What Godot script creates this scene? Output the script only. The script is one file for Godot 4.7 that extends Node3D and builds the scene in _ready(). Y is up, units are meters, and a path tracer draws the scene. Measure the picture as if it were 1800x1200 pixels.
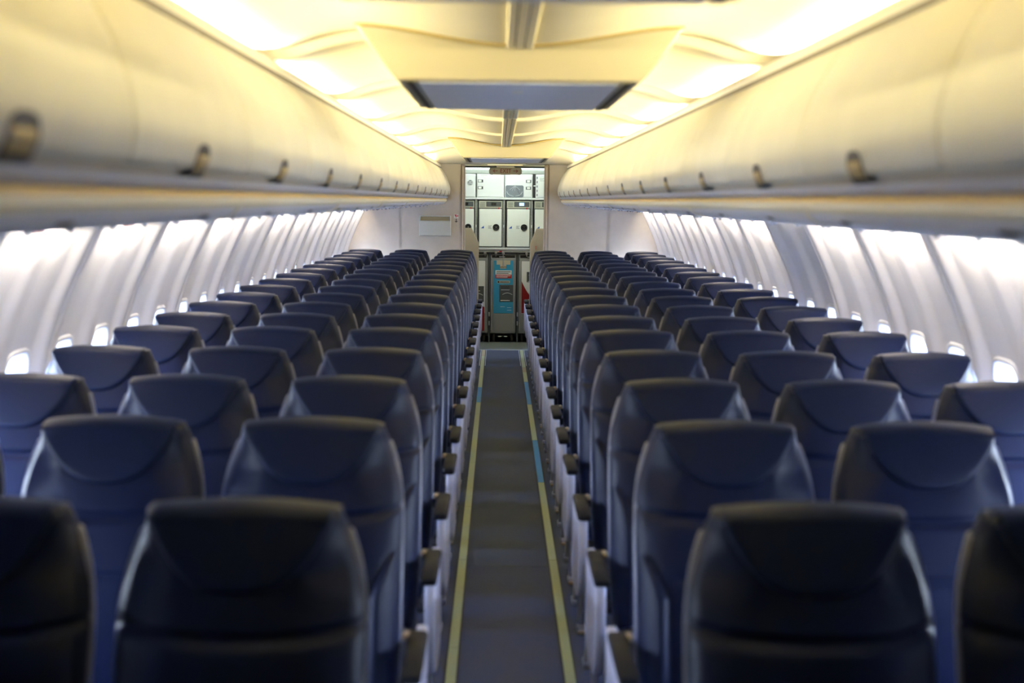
extends Node3D

# ---------------------------------------------------------------- constants
const EYE := Vector3(-0.055, 1.66, 0.0)
const ROWS := [2.45, 3.39, 4.20, 5.02, 5.82, 6.53, 7.24, 7.96, 8.67, 9.38, 10.09, 10.80, 11.50, 12.20, 12.91, 13.62, 14.32, 15.05]
const ORD := ["first", "second", "third", "fourth", "fifth", "sixth", "seventh", "eighth", "ninth", "tenth", "eleventh", "twelfth", "thirteenth", "fourteenth", "fifteenth", "sixteenth", "seventeenth", "eighteenth", "nineteenth", "twentieth", "twenty-first", "twenty-second", "twenty-third", "twenty-fourth"]
const BULK := 15.8
const JOINTS := [-1.7, 1.0, 2.78, 4.57, 6.36, 8.15, 10.0, 11.8, 13.65]

var M := {}
var used := {}
var smooth := 0


func _ready() -> void:
	make_camera()
	make_sky()
	make_materials()
	make_cove_lamps()
	make_wash_lamps()
	make_shell()
	make_walls()
	make_ceiling()
	make_floor()
	make_bulkheads()
	make_bins()
	make_service_units()
	make_compartments()
	make_seats()
	make_galley()
	make_door_items()


# ---------------------------------------------------------------- camera, light
func make_camera() -> void:
	var cam := Camera3D.new()
	cam.name = "camera"
	var f := 2500.0
	var roll := deg_to_rad(0.5)
	var c := Vector3((877.0 - 900.0) / f, -(352.0 - 600.0) / f, -1.0).normalized()
	var zc := -c
	var u := Vector3(sin(roll), cos(roll), 0.0)
	var yc := (u - zc * u.dot(zc)).normalized()
	var xc := yc.cross(zc)
	cam.transform = Transform3D(Basis(Vector3(xc.x, yc.x, zc.x), Vector3(xc.y, yc.y, zc.y), Vector3(xc.z, yc.z, zc.z)), EYE)
	cam.near = 0.05
	cam.far = 200.0
	var a := CameraAttributesPhysical.new()
	a.frustum_focal_length = 50.0
	a.frustum_near = 0.05
	a.frustum_far = 200.0
	a.exposure_aperture = 2.8
	a.frustum_focus_distance = 15.5
	cam.attributes = a
	cam.fov = rad_to_deg(2.0 * atan(600.0 / f))
	add_child(cam)
	cam.current = true


func make_sky() -> void:
	var e := Environment.new()
	e.background_mode = Environment.BG_SKY
	var s := ProceduralSkyMaterial.new()
	s.sky_top_color = Color(0.30, 0.52, 0.95)
	s.sky_horizon_color = Color(0.88, 0.94, 1.0)
	s.sky_curve = 0.18
	s.ground_horizon_color = Color(0.66, 0.72, 0.80)
	s.ground_bottom_color = Color(0.42, 0.45, 0.50)
	s.ground_curve = 0.1
	s.energy_multiplier = 88.0
	var sky := Sky.new()
	sky.sky_material = s
	e.sky = sky
	e.tonemap_mode = Environment.TONE_MAPPER_LINEAR
	e.tonemap_exposure = 1.22
	e.sdfgi_enabled = true
	e.ssao_enabled = true
	e.ssil_enabled = true
	var w := WorldEnvironment.new()
	w.name = "environment"
	w.environment = e
	add_child(w)


func area(called: String, at: Vector3, toward: Vector3, sx: float, sz: float, energy: float, color: Color, parent: Node3D) -> void:
	# an area light whose long side lies along z
	var l := AreaLight3D.new()
	l.name = called
	l.area_size = Vector2(sx, sz)
	l.light_energy = energy
	l.light_color = color
	l.shadow_enabled = true
	l.area_range = 12.0
	l.area_attenuation = 2.0
	var zax := -toward.normalized()
	var xax := Vector3(0, 0, 1)
	if absf(zax.z) > 0.9:
		xax = Vector3(1, 0, 0)
	xax = (xax - zax * xax.dot(zax)).normalized()
	var yax := zax.cross(xax)
	l.transform = Transform3D(Basis(xax, yax, zax), at)
	parent.add_child(l, true)


func make_cove_lamps() -> void:
	for s in [-1.0, 1.0]:
		var n := 0
		for k in range(1, JOINTS.size()):
			var d0: float = JOINTS[k] + 0.18
			var d1: float = (JOINTS[k + 1] if k + 1 < JOINTS.size() else 15.3) - 0.20
			if d1 - d0 > 1.7:
				d0 = d1 - 1.6
			var st := begin()
			tube(st, [Vector3(0, 0, -d0), Vector3(0, 0, -d1)], 0.011, 8)
			var o := mi("cove_lamp", st, M.tube_warm)
			o.position = Vector3(s * 0.80, 1.66 + 0.404, 0)
			tag(o, "warm tube hidden in the ceiling cove %s of the aisle, %s from the camera" % ["left" if s < 0.0 else "right", ORD[n]], "lamp", "cove tubes along both bin runs")
			area("cove_light", Vector3(-s * 0.014, 0.0, -(d0 + d1) / 2.0), Vector3(-s * 0.74, 0.67, 0), d1 - d0, 0.022, 2.75 * (d1 - d0) / 1.5, Color(1.0, 0.945, 0.72), o)
			n += 1


func make_wash_lamps() -> void:
	for s in [-1.0, 1.0]:
		for k in 12:
			var d0 := 3.18 + 1.05 * k
			var out := 1.0
			if s > 0.0 and (k == 4):
				out = 0.06
			if s > 0.0 and k == 6:
				out = 0.6
			if s < 0.0 and k == 5:
				out = 0.6
			var st := begin()
			tube(st, [Vector3(0, 0, -d0 - 0.165), Vector3(0, 0, -d0 - 0.885)], 0.007, 8)
			var o := mi("wash_lamp", st, M.tube_cool if out > 0.5 else M.tube_off)
			o.position = Vector3(s * 1.465, 1.588, 0)
			tag(o, "slim%s tube above the window wall %s of the aisle, %s from the camera" % [" unlit" if out < 0.5 else "", "left" if s < 0.0 else "right", ORD[k]], "lamp", "wall wash tubes above the windows")
			area("wash_light", Vector3(s * 0.010, -0.006, -d0 - 0.525), Vector3(s * 0.85, -0.5, 0), 0.70, 0.015, 0.46 * out, Color(1.0, 0.95, 0.875), o)


# ---------------------------------------------------------------- materials
func mat(color: Color, rough := 0.6, metal := 0.0, spec := 0.5) -> StandardMaterial3D:
	var m := StandardMaterial3D.new()
	m.albedo_color = color
	m.roughness = rough
	m.metallic = metal
	m.metallic_specular = spec
	return m


func c8(r: float, g: float, b: float) -> Color:
	return Color(r / 255.0, g / 255.0, b / 255.0)


func noise_tex(freq: float, seed_: int, lo: Color, hi: Color, size := 256, oct := 4) -> NoiseTexture2D:
	var n := FastNoiseLite.new()
	n.seed = seed_
	n.frequency = freq
	n.fractal_octaves = oct
	var t := NoiseTexture2D.new()
	t.width = size
	t.height = size
	t.seamless = true
	t.noise = n
	var g := Gradient.new()
	g.set_color(0, lo)
	g.set_color(1, hi)
	t.color_ramp = g
	return t


func tri_tex(m: StandardMaterial3D, tex: Texture2D, scale: float) -> void:
	m.albedo_texture = tex
	m.uv1_triplanar = true
	m.uv1_world_triplanar = false
	m.uv1_scale = Vector3.ONE * scale


func glow(color: Color, energy: float) -> StandardMaterial3D:
	var m := mat(color, 0.5)
	m.emission_enabled = true
	m.emission = color
	m.emission_energy_multiplier = energy
	return m


func make_materials() -> void:
	M.leather = mat(c8(8, 17, 44), 0.46, 0.0, 0.30)
	var ln := noise_tex(0.09, 5, Color(0.35, 0.35, 0.35), Color(0.65, 0.65, 0.65), 256, 3)
	M.leather.heightmap_enabled = true
	M.leather.heightmap_texture = ln
	M.leather.heightmap_scale = 0.05
	M.leather.uv1_triplanar = true
	M.leather.uv1_scale = Vector3.ONE * 7.0
	M.pad = M.leather.duplicate()
	M.pad.albedo_color = c8(13, 22, 47)
	M.piping = mat(c8(30, 34, 50), 0.6)
	M.shell = mat(c8(112, 114, 128), 0.38)
	M.arm_pad = mat(c8(30, 30, 33), 0.62, 0.0, 0.25)
	M.arm_side = mat(c8(206, 203, 208), 0.4)
	M.hinge = mat(c8(170, 150, 118), 0.35)
	M.steel = mat(c8(178, 178, 182), 0.3, 0.9)
	M.frame_dark = mat(c8(52, 54, 60), 0.5, 0.4)
	M.belt = mat(c8(34, 36, 42), 0.8)
	M.bin = mat(c8(226, 221, 202), 0.42)
	tri_tex(M.bin, noise_tex(0.02, 3, Color(0.95, 0.95, 0.95), Color(1, 1, 1)), 0.7)
	M.bin_body = mat(c8(190, 182, 166), 0.5)
	M.bin_seam = mat(c8(120, 110, 92), 0.6)
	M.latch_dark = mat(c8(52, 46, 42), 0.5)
	M.latch = mat(c8(170, 148, 92), 0.4)
	M.lip = mat(c8(236, 228, 206), 0.45)
	M.rail = mat(c8(226, 224, 226), 0.5)
	M.rail_cream = mat(c8(240, 230, 200), 0.45)
	M.gold = mat(c8(214, 176, 92), 0.4)
	M.red = mat(c8(200, 40, 40), 0.5)
	M.ceiling = mat(c8(230, 221, 198), 0.6)
	tri_tex(M.ceiling, noise_tex(0.015, 8, Color(0.96, 0.96, 0.96), Color(1, 1, 1)), 0.5)
	M.ceil_rim = mat(c8(190, 178, 150), 0.6)
	M.chrome = mat(c8(206, 206, 208), 0.25, 0.9)
	M.box = mat(c8(160, 152, 130), 0.5)
	M.box_panel = mat(c8(222, 227, 238), 0.5)
	M.black = mat(c8(14, 14, 15), 0.5)
	M.wall = mat(c8(228, 225, 224), 0.45)
	tri_tex(M.wall, noise_tex(0.02, 11, Color(0.96, 0.96, 0.96), Color(1, 1, 1)), 0.8)
	M.win_frame = mat(c8(226, 226, 228), 0.4)
	M.skin = mat(c8(120, 120, 118), 0.8)
	M.pane = mat(Color(0.95, 0.97, 1.0, 0.06), 0.03)
	M.pane.transparency = BaseMaterial3D.TRANSPARENCY_ALPHA
	M.bulk = mat(c8(206, 196, 180), 0.55)
	tri_tex(M.bulk, noise_tex(0.03, 21, Color(0.96, 0.96, 0.96), Color(1, 1, 1)), 0.8)
	M.bulk_trim = mat(c8(158, 144, 128), 0.5)
	M.wing = mat(c8(186, 176, 156), 0.55)
	M.pocket = mat(c8(196, 198, 188), 0.5)
	M.pocket_in = mat(c8(176, 164, 126), 0.6)
	M.carpet = mat(Color(1, 1, 1), 0.95, 0.0, 0.2)
	tri_tex(M.carpet, noise_tex(0.35, 31, c8(62, 67, 80), c8(108, 114, 130), 512, 3), 2.2)
	M.carpet.heightmap_enabled = true
	M.carpet.heightmap_texture = noise_tex(0.4, 33, Color.BLACK, Color.WHITE, 512, 2)
	M.carpet.heightmap_scale = 0.3
	M.carpet2 = M.carpet.duplicate()
	M.carpet2.albedo_texture = noise_tex(0.35, 37, c8(61, 66, 71), c8(106, 112, 118), 512, 3)
	M.mat_grey = mat(Color(1, 1, 1), 0.9)
	tri_tex(M.mat_grey, noise_tex(0.4, 41, c8(96, 104, 98), c8(130, 136, 128), 256, 2), 3.0)
	M.strip = mat(c8(178, 186, 128), 0.5)
	M.strip_old = mat(c8(176, 158, 110), 0.6)
	M.strip_edge = mat(c8(26, 26, 24), 0.6)
	M.strip_edge_white = mat(c8(200, 204, 190), 0.6)
	M.tape = mat(c8(46, 132, 186), 0.5)
	M.tube_warm = glow(Color(1.0, 0.88, 0.62), 3.0)
	M.tube_cool = glow(Color(1.0, 0.95, 0.92), 2.0)
	M.tube_off = mat(c8(200, 200, 200), 0.4)
	M.white = mat(c8(226, 230, 226), 0.4)
	M.white2 = mat(c8(232, 236, 226), 0.38)
	M.alu = mat(c8(196, 200, 200), 0.35, 0.75)
	M.alu_dull = mat(c8(158, 160, 158), 0.45, 0.6)
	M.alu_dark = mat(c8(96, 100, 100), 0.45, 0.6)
	M.green_grey = mat(c8(150, 156, 144), 0.5)
	M.panel_dark = mat(c8(70, 76, 74), 0.5)
	M.screen_off = mat(c8(28, 30, 30), 0.25)
	M.screen_on = glow(c8(176, 204, 240), 1.0)
	M.ctl_beige = mat(c8(178, 180, 160), 0.5)
	M.clear = mat(Color(0.8, 0.85, 0.88, 0.10), 0.05)
	M.clear.transparency = BaseMaterial3D.TRANSPARENCY_ALPHA
	M.cover_grey = mat(c8(104, 110, 118), 0.4)
	M.sticker_blue = mat(c8(40, 84, 170), 0.5)
	M.text_grey = mat(c8(150, 156, 150), 0.6)
	M.cart_blue = mat(c8(48, 150, 190), 0.45)
	M.cart_red = mat(c8(140, 8, 12), 0.45)
	M.label_white = mat(c8(232, 232, 226), 0.5)
	M.label_paper = mat(c8(196, 184, 158), 0.7)
	M.ink = mat(c8(40, 38, 36), 0.6)
	M.sign_body = mat(c8(98, 96, 90), 0.5)
	M.sign_text = mat(c8(72, 10, 12), 0.6)
	M.sign_red = mat(c8(190, 24, 24), 0.5)
	M.galley_glow = glow(Color(0.93, 0.98, 1.0), 2.5)
	M.entry_glow = glow(Color(1.0, 0.9, 0.70), 0.7)


# ---------------------------------------------------------------- mesh helpers
func begin() -> SurfaceTool:
	var st := SurfaceTool.new()
	st.begin(Mesh.PRIMITIVE_TRIANGLES)
	smooth = 0
	return st


func flat(st: SurfaceTool) -> void:
	st.set_smooth_group(-1)


func soft(st: SurfaceTool) -> void:
	smooth += 1
	st.set_smooth_group(smooth)


func tri(st: SurfaceTool, a: Vector3, b: Vector3, c: Vector3) -> void:
	# counter-clockwise seen from outside; stored clockwise
	st.add_vertex(a)
	st.add_vertex(c)
	st.add_vertex(b)


func quad(st: SurfaceTool, a: Vector3, b: Vector3, c: Vector3, d: Vector3) -> void:
	tri(st, a, b, c)
	tri(st, a, c, d)


func quad_dir(st: SurfaceTool, a: Vector3, b: Vector3, c: Vector3, d: Vector3, dir: Vector3) -> void:
	if (c - a).cross(d - b).dot(dir) >= 0.0:
		quad(st, a, b, c, d)
	else:
		quad(st, a, d, c, b)


func tri_dir(st: SurfaceTool, a: Vector3, b: Vector3, c: Vector3, dir: Vector3) -> void:
	if (b - a).cross(c - a).dot(dir) >= 0.0:
		tri(st, a, b, c)
	else:
		tri(st, a, c, b)


func box(st: SurfaceTool, c: Vector3, size: Vector3, bev := 0.0) -> void:
	flat(st)
	var h := size / 2.0
	bev = minf(bev, minf(h.x, minf(h.y, h.z)) * 0.95)
	if bev <= 0.0:
		bev = 0.0
	var axes := [Vector3.RIGHT, Vector3.UP, Vector3.BACK]
	for a in 3:
		var b := (a + 1) % 3
		var e := (a + 2) % 3
		for s in [-1.0, 1.0]:
			var n: Vector3 = axes[a] * s
			var o: Vector3 = c + n * h[a]
			var u: Vector3 = axes[b] * (h[b] - bev)
			var v: Vector3 = axes[e] * (h[e] - bev)
			quad_dir(st, o - u - v, o + u - v, o + u + v, o - u + v, n)
	if bev == 0.0:
		return
	for a in 3:
		var b := (a + 1) % 3
		var e := (a + 2) % 3
		for sb in [-1.0, 1.0]:
			for se in [-1.0, 1.0]:
				var p: Vector3 = c + axes[b] * sb * h[b] + axes[e] * se * (h[e] - bev)
				var q: Vector3 = c + axes[b] * sb * (h[b] - bev) + axes[e] * se * h[e]
				var w: Vector3 = axes[a] * (h[a] - bev)
				quad_dir(st, p - w, p + w, q + w, q - w, axes[b] * sb + axes[e] * se)
	for sx in [-1.0, 1.0]:
		for sy in [-1.0, 1.0]:
			for sz in [-1.0, 1.0]:
				var k := Vector3(sx, sy, sz)
				var i := h - Vector3.ONE * bev
				tri_dir(st, c + k * Vector3(h.x, i.y, i.z), c + k * Vector3(i.x, h.y, i.z), c + k * Vector3(i.x, i.y, h.z), k)


func at_axis(axis: int, p: Vector2, t: float) -> Vector3:
	if axis == 0:
		return Vector3(t, p.y, p.x)
	if axis == 1:
		return Vector3(p.x, t, p.y)
	return Vector3(p.x, p.y, t)


# extrude a 2D outline along an axis (0: outline is (z, y); 1: (x, z); 2: (x, y)), rounded sides if round_it, chamfered caps
func prism(st: SurfaceTool, outline: Array, axis: int, t0: float, t1: float, bev := 0.0, round_it := false) -> void:
	var pts := PackedVector2Array(outline)
	if Geometry2D.is_polygon_clockwise(pts):
		pts.reverse()
	var n := pts.size()
	var inner := pts
	if bev > 0.0:
		inner = PackedVector2Array()
		for i in n:
			var d0 := (pts[i] - pts[(i + n - 1) % n]).normalized()
			var d1 := (pts[(i + 1) % n] - pts[i]).normalized()
			var n0 := Vector2(-d0.y, d0.x)
			var n1 := Vector2(-d1.y, d1.x)
			var m := (n0 + n1).normalized()
			inner.append(pts[i] + m * bev / maxf(0.4, m.dot(n0)))
	if round_it:
		soft(st)
	else:
		flat(st)
	var ax := at_axis(axis, Vector2.ZERO, 1.0)
	for i in n:
		var p := pts[i]
		var q := pts[(i + 1) % n]
		var e := q - p
		var out := at_axis(axis, Vector2(e.y, -e.x), 0.0)
		quad_dir(st, at_axis(axis, p, t0 + bev), at_axis(axis, q, t0 + bev), at_axis(axis, q, t1 - bev), at_axis(axis, p, t1 - bev), out)
	if bev > 0.0:
		for i in n:
			var j := (i + 1) % n
			var e := pts[j] - pts[i]
			var out := at_axis(axis, Vector2(e.y, -e.x).normalized(), 0.0)
			quad_dir(st, at_axis(axis, pts[i], t0 + bev), at_axis(axis, pts[j], t0 + bev), at_axis(axis, inner[j], t0), at_axis(axis, inner[i], t0), out - ax)
			quad_dir(st, at_axis(axis, pts[i], t1 - bev), at_axis(axis, pts[j], t1 - bev), at_axis(axis, inner[j], t1), at_axis(axis, inner[i], t1), out + ax)
	flat(st)
	var idx := Geometry2D.triangulate_polygon(inner)
	for k in range(0, idx.size(), 3):
		tri_dir(st, at_axis(axis, inner[idx[k]], t0), at_axis(axis, inner[idx[k + 1]], t0), at_axis(axis, inner[idx[k + 2]], t0), -ax)
		tri_dir(st, at_axis(axis, inner[idx[k]], t1), at_axis(axis, inner[idx[k + 1]], t1), at_axis(axis, inner[idx[k + 2]], t1), ax)


func tube(st: SurfaceTool, path: Array, r: float, seg := 8, caps := true) -> void:
	soft(st)
	var rings := []
	var up := Vector3.UP
	for i in path.size():
		var a: Vector3 = path[maxi(i - 1, 0)]
		var b: Vector3 = path[mini(i + 1, path.size() - 1)]
		var t := (b - a).normalized()
		if absf(t.dot(up)) > 0.95:
			up = Vector3.RIGHT
		var x := up.cross(t).normalized()
		var y := t.cross(x)
		var ring := []
		for k in seg:
			var w := TAU * k / seg
			ring.append(path[i] + (x * cos(w) + y * sin(w)) * r)
		rings.append(ring)
	for i in path.size() - 1:
		for k in seg:
			var j := (k + 1) % seg
			var mid: Vector3 = (path[i] + path[i + 1]) / 2.0
			quad_dir(st, rings[i][k], rings[i][j], rings[i + 1][j], rings[i + 1][k], (rings[i][k] + rings[i + 1][j]) / 2.0 - mid)
	if caps:
		flat(st)
		for e in [0, path.size() - 1]:
			var dir: Vector3 = path[0] - path[1] if e == 0 else path[e] - path[e - 1]
			for k in seg:
				tri_dir(st, path[e], rings[e][k], rings[e][(k + 1) % seg], dir)


# a disc or turned shape whose profile is [(radius, distance along dir)]
func lathe(st: SurfaceTool, at: Vector3, dir: Vector3, profile: Array, seg := 20) -> void:
	dir = dir.normalized()
	var x := (Vector3.UP if absf(dir.y) < 0.9 else Vector3.RIGHT).cross(dir).normalized()
	var y := dir.cross(x)
	for i in profile.size() - 1:
		soft(st)
		var p: Vector2 = profile[i]
		var q: Vector2 = profile[i + 1]
		for k in seg:
			var w0 := TAU * k / seg
			var w1 := TAU * (k + 1) / seg
			var e0 := x * cos(w0) + y * sin(w0)
			var e1 := x * cos(w1) + y * sin(w1)
			var rad := (e0 + e1) * (q.y - p.y) + dir * 2.0 * (p.x - q.x)
			quad_dir(st, at + e0 * p.x + dir * p.y, at + e1 * p.x + dir * p.y, at + e1 * q.x + dir * q.y, at + e0 * q.x + dir * q.y, rad)


# a grid of points P[i][j], drawn so that it faces the direction hint
func sheet(st: SurfaceTool, P: Array, hint: Vector3, new_group := true) -> void:
	if new_group:
		soft(st)
	var a: Array = P[0]
	var mid_i := P.size() / 2 - 1 if P.size() > 2 else 0
	var mid_j := a.size() / 2 - 1 if a.size() > 2 else 0
	var n: Vector3 = (P[mid_i + 1][mid_j + 1] - P[mid_i][mid_j]).cross(P[mid_i][mid_j + 1] - P[mid_i + 1][mid_j])
	var flip := n.dot(hint) < 0.0
	for i in P.size() - 1:
		for j in a.size() - 1:
			if flip:
				quad(st, P[i][j], P[i][j + 1], P[i + 1][j + 1], P[i + 1][j])
			else:
				quad(st, P[i][j], P[i + 1][j], P[i + 1][j + 1], P[i][j + 1])


func rrect(cx: float, cy: float, w: float, h: float, r: float, n := 4) -> Array:
	var out := []
	r = minf(r, minf(w, h) / 2.0 * 0.999)
	var corners := [Vector2(w / 2 - r, h / 2 - r), Vector2(-w / 2 + r, h / 2 - r), Vector2(-w / 2 + r, -h / 2 + r), Vector2(w / 2 - r, -h / 2 + r)]
	for k in 4:
		for i in n + 1:
			var a := PI / 2 * k + PI / 2 * i / n
			out.append(Vector2(cx, cy) + corners[k] + Vector2(cos(a), sin(a)) * r)
	return out


func numbered(called: String) -> String:
	if not used.has(called):
		used[called] = 0
		return called
	used[called] += 1
	return "%s_%03d" % [called, used[called]]


func mesh_of(st: SurfaceTool) -> ArrayMesh:
	st.generate_normals()
	st.index()
	return st.commit()


func mi(called: String, st: SurfaceTool, m: Material, parent: Node3D = null) -> MeshInstance3D:
	return mesh_node(called, mesh_of(st), m, parent)


func mesh_node(called: String, mesh: Mesh, m: Material, parent: Node3D = null) -> MeshInstance3D:
	var o := MeshInstance3D.new()
	o.mesh = mesh
	o.material_override = m
	o.cast_shadow = GeometryInstance3D.SHADOW_CASTING_SETTING_ON
	if parent:
		o.name = called
		parent.add_child(o, true)
	else:
		o.name = numbered(called)
		add_child(o, true)
	return o


func tag(o: Node3D, label: String, category: String, group := "") -> void:
	o.set_meta("label", label)
	o.set_meta("category", category)
	if group:
		o.set_meta("group", group)


func thing(called: String, label: String, category: String, at := Vector3.ZERO, group := "") -> Node3D:
	var o := Node3D.new()
	o.name = numbered(called)
	o.position = at
	add_child(o, true)
	tag(o, label, category, group)
	return o


func structure(called: String) -> Node3D:
	var o := Node3D.new()
	o.name = called
	add_child(o, true)
	o.set_meta("kind", "structure")
	return o


func copy(src: Node3D, label: String, group := "") -> Node3D:
	var c: Node3D = src.duplicate()
	var base: String = src.get_meta("base")
	c.name = numbered(base)
	add_child(c, true)
	c.set_meta("label", label)
	if group:
		c.set_meta("group", group)
	return c


func sstep(a: float, b: float, x: float) -> float:
	return smoothstep(a, b, x)


func table(t: Array, v: float) -> float:
	# t: [(key, value)] with rising keys
	if v <= t[0].x:
		return t[0].y
	for i in t.size() - 1:
		if v <= t[i + 1].x:
			var k: float = (v - t[i].x) / (t[i + 1].x - t[i].x)
			var y0: float = t[maxi(i - 1, 0)].y
			var y3: float = t[mini(i + 2, t.size() - 1)].y
			return clampf(cubic_interpolate(t[i].y, t[i + 1].y, y0, y3, k), minf(t[i].y, t[i + 1].y) - 0.02, maxf(t[i].y, t[i + 1].y) + 0.02)
	return t[t.size() - 1].y


func text(called: String, what: String, height: float, depth: float, m: Material, at: Vector3, parent: Node3D, bold := false) -> MeshInstance3D:
	var t := TextMesh.new()
	t.text = what
	var f := SystemFont.new()
	f.font_names = PackedStringArray(["Droid Sans"])
	if bold:
		f.font_weight = 700
	t.font = f
	t.font_size = 64
	t.pixel_size = height / 46.0
	t.depth = depth
	t.curve_step = 2.0
	var o := mesh_node(called, t, m, parent)
	o.position = at
	return o


# ---------------------------------------------------------------- shell
var WALL_PROFILE := [Vector2(0.0, 1.68), Vector2(0.2, 1.73), Vector2(0.5, 1.77), Vector2(0.8, 1.775), Vector2(0.95, 1.765), Vector2(1.1, 1.738), Vector2(1.2, 1.705), Vector2(1.3, 1.665), Vector2(1.42, 1.61), Vector2(1.56, 1.54), Vector2(1.66, 1.465), Vector2(1.78, 1.36)]


func make_shell() -> void:
	# the fuselage above the walls: a thick closed arch over the whole cabin
	var outline := []
	var arc := [Vector2(1.375, 1.75), Vector2(1.46, 1.80), Vector2(1.36, 2.05), Vector2(1.10, 2.32), Vector2(0.70, 2.50), Vector2(0.0, 2.58)]
	for p in arc:
		outline.append(p)
	for i in range(arc.size() - 2, -1, -1):
		outline.append(Vector2(-arc[i].x, arc[i].y))
	var arc2 := [Vector2(1.56, 1.72), Vector2(1.58, 1.86), Vector2(1.46, 2.12), Vector2(1.16, 2.40), Vector2(0.74, 2.60), Vector2(0.0, 2.68)]
	for i in arc2.size():
		outline.append(Vector2(-arc2[i].x, arc2[i].y))
	for i in range(arc2.size() - 2, -1, -1):
		outline.append(arc2[i])
	var c := structure("ceiling")
	var st := begin()
	prism(st, outline, 2, -18.2, 2.0, 0.0, false)
	mi("fuselage_arch", st, M.skin, c)


func wall_x(y: float, z: float, d0: float) -> float:
	var x := table(WALL_PROFILE, y)
	# the moulded bays: shallow hollows at the windows, a soft ridge between them, turned-out edges at the joints
	var u := clampf((-z - d0) / 1.05, 0.0, 1.0)
	var edge := minf(u, 1.0 - u) * 1.05
	var mid := absf(u - 0.5) * 1.05
	var off := -0.014 + 0.036 * (1.0 - sstep(0.035, 0.105, mid)) + 0.036 * (1.0 - sstep(0.055, 0.125, edge)) - 0.030 * (1.0 - sstep(0.0, 0.010, edge))
	return x - off


func wall_pt(s: float, y: float, d: float, d0: float) -> Vector3:
	return Vector3(s * wall_x(y, -d, d0), y, -d)


func make_walls() -> void:
	var wn := 0
	for s in [-1.0, 1.0]:
		var side := "left" if s < 0.0 else "right"
		var w := structure("wall_" + side)
		# plain lining beside and behind the camera
		var st := begin()
		var P := []
		for i in 2:
			var row := []
			for y in [0.0, 0.2, 0.5, 0.8, 0.95, 1.1, 1.2, 1.3, 1.42, 1.56, 1.66, 1.78]:
				row.append(Vector3(s * table(WALL_PROFILE, y), y, [1.6, -2.13][i]))
			P.append(row)
		sheet(st, P, Vector3(-s, 0, 0))
		mi("wall_lining", st, M.wall, w)
		# short end lining that closes the wall against the bulkhead
		st = begin()
		P = []
		for i in 2:
			var row := []
			for y in [0.0, 0.2, 0.5, 0.8, 0.95, 1.1, 1.2, 1.3, 1.42, 1.56, 1.66, 1.78]:
				row.append(Vector3(s * (table(WALL_PROFILE, y) + 0.012), y, [-15.70, -15.86][i]))
			P.append(row)
		sheet(st, P, Vector3(-s, 0, 0))
		mi("wall_end_lining", st, M.wall, w)
		# twelve moulded panels, two window bays each
		var panel := panel_mesh(s)
		for k in range(-1, 12):
			var o := mesh_node("wall_panel", panel, M.wall, w)
			o.position.z = -(3.18 + 1.05 * k)
		var wm := window_meshes(s)
		for k in range(-2, 24):
			wn += 1
			var win := structure("window_%d" % wn)
			win.position = Vector3(0, 0, -(3.18 + 0.2625 + 0.525 * k))
			mesh_node("window_frame", wm[0], M.win_frame, win)
			mesh_node("window_pane", wm[1], M.pane, win)


const WY := 0.918
const WH := 0.36
const WW := 0.25


func window_ring(n: int, grow: float) -> Array:
	var out := []
	for i in n:
		var a := TAU * i / n
		var c := cos(a)
		var q := sin(a)
		var r := 1.0 / pow(pow(absf(c), 4.5) + pow(absf(q), 4.5), 1.0 / 4.5)
		out.append(Vector2(c * r * (WW / 2 + grow), q * r * (WH / 2 + grow)))
	return out


func panel_mesh(s: float) -> ArrayMesh:
	var st := begin()
	soft(st)
	# both window bays: rings between the opening and the edges of the bay
	var y0 := 0.60
	var y1 := 1.26
	var cols := []
	for i in 85:
		if i < 8:
			cols.append(0.03 * i / 8.0)
		elif i > 76:
			cols.append(1.05 - 0.03 * (84 - i) / 8.0)
		else:
			cols.append(0.03 + 0.99 * (i - 8) / 68.0)
	for b in 2:
		var dc: float = 0.2625 + 0.525 * b
		var rim := []
		for i in 43:
			rim.append(Vector2(cols[42 * b + i] - dc, y1 - WY))
		for i in range(1, 12):
			rim.append(Vector2(0.2625, lerpf(y1, y0, i / 12.0) - WY))
		for i in 43:
			rim.append(Vector2(cols[42 * b + 42 - i] - dc, y0 - WY))
		for i in range(1, 12):
			rim.append(Vector2(-0.2625, lerpf(y0, y1, i / 12.0) - WY))
		rim.append(rim[0])
		var P := []
		for q in rim:
			var w: Vector2 = Vector2(q.x / WW, q.y / WH) * 2.0
			var p: Vector2 = q / pow(pow(absf(w.x), 4.5) + pow(absf(w.y), 4.5), 1.0 / 4.5)
			var row := []
			for t in 8:
				var v := p.lerp(q, t / 7.0)
				row.append(wall_pt(s, WY + v.y, dc + v.x, 0.0))
			P.append(row)
		sheet(st, P, Vector3(-s, 0, 0), false)
	# above and below the bays
	for band in [[0.0, y0, 5], [y1, 1.78, 16]]:
		var P := []
		for i in 85:
			var d: float = cols[i]
			var row := []
			for j in int(band[2]) + 1:
				row.append(wall_pt(s, lerpf(band[0], band[1], float(j) / band[2]), d, 0.0))
			P.append(row)
		sheet(st, P, Vector3(-s, 0, 0), false)
	return mesh_of(st)


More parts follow.
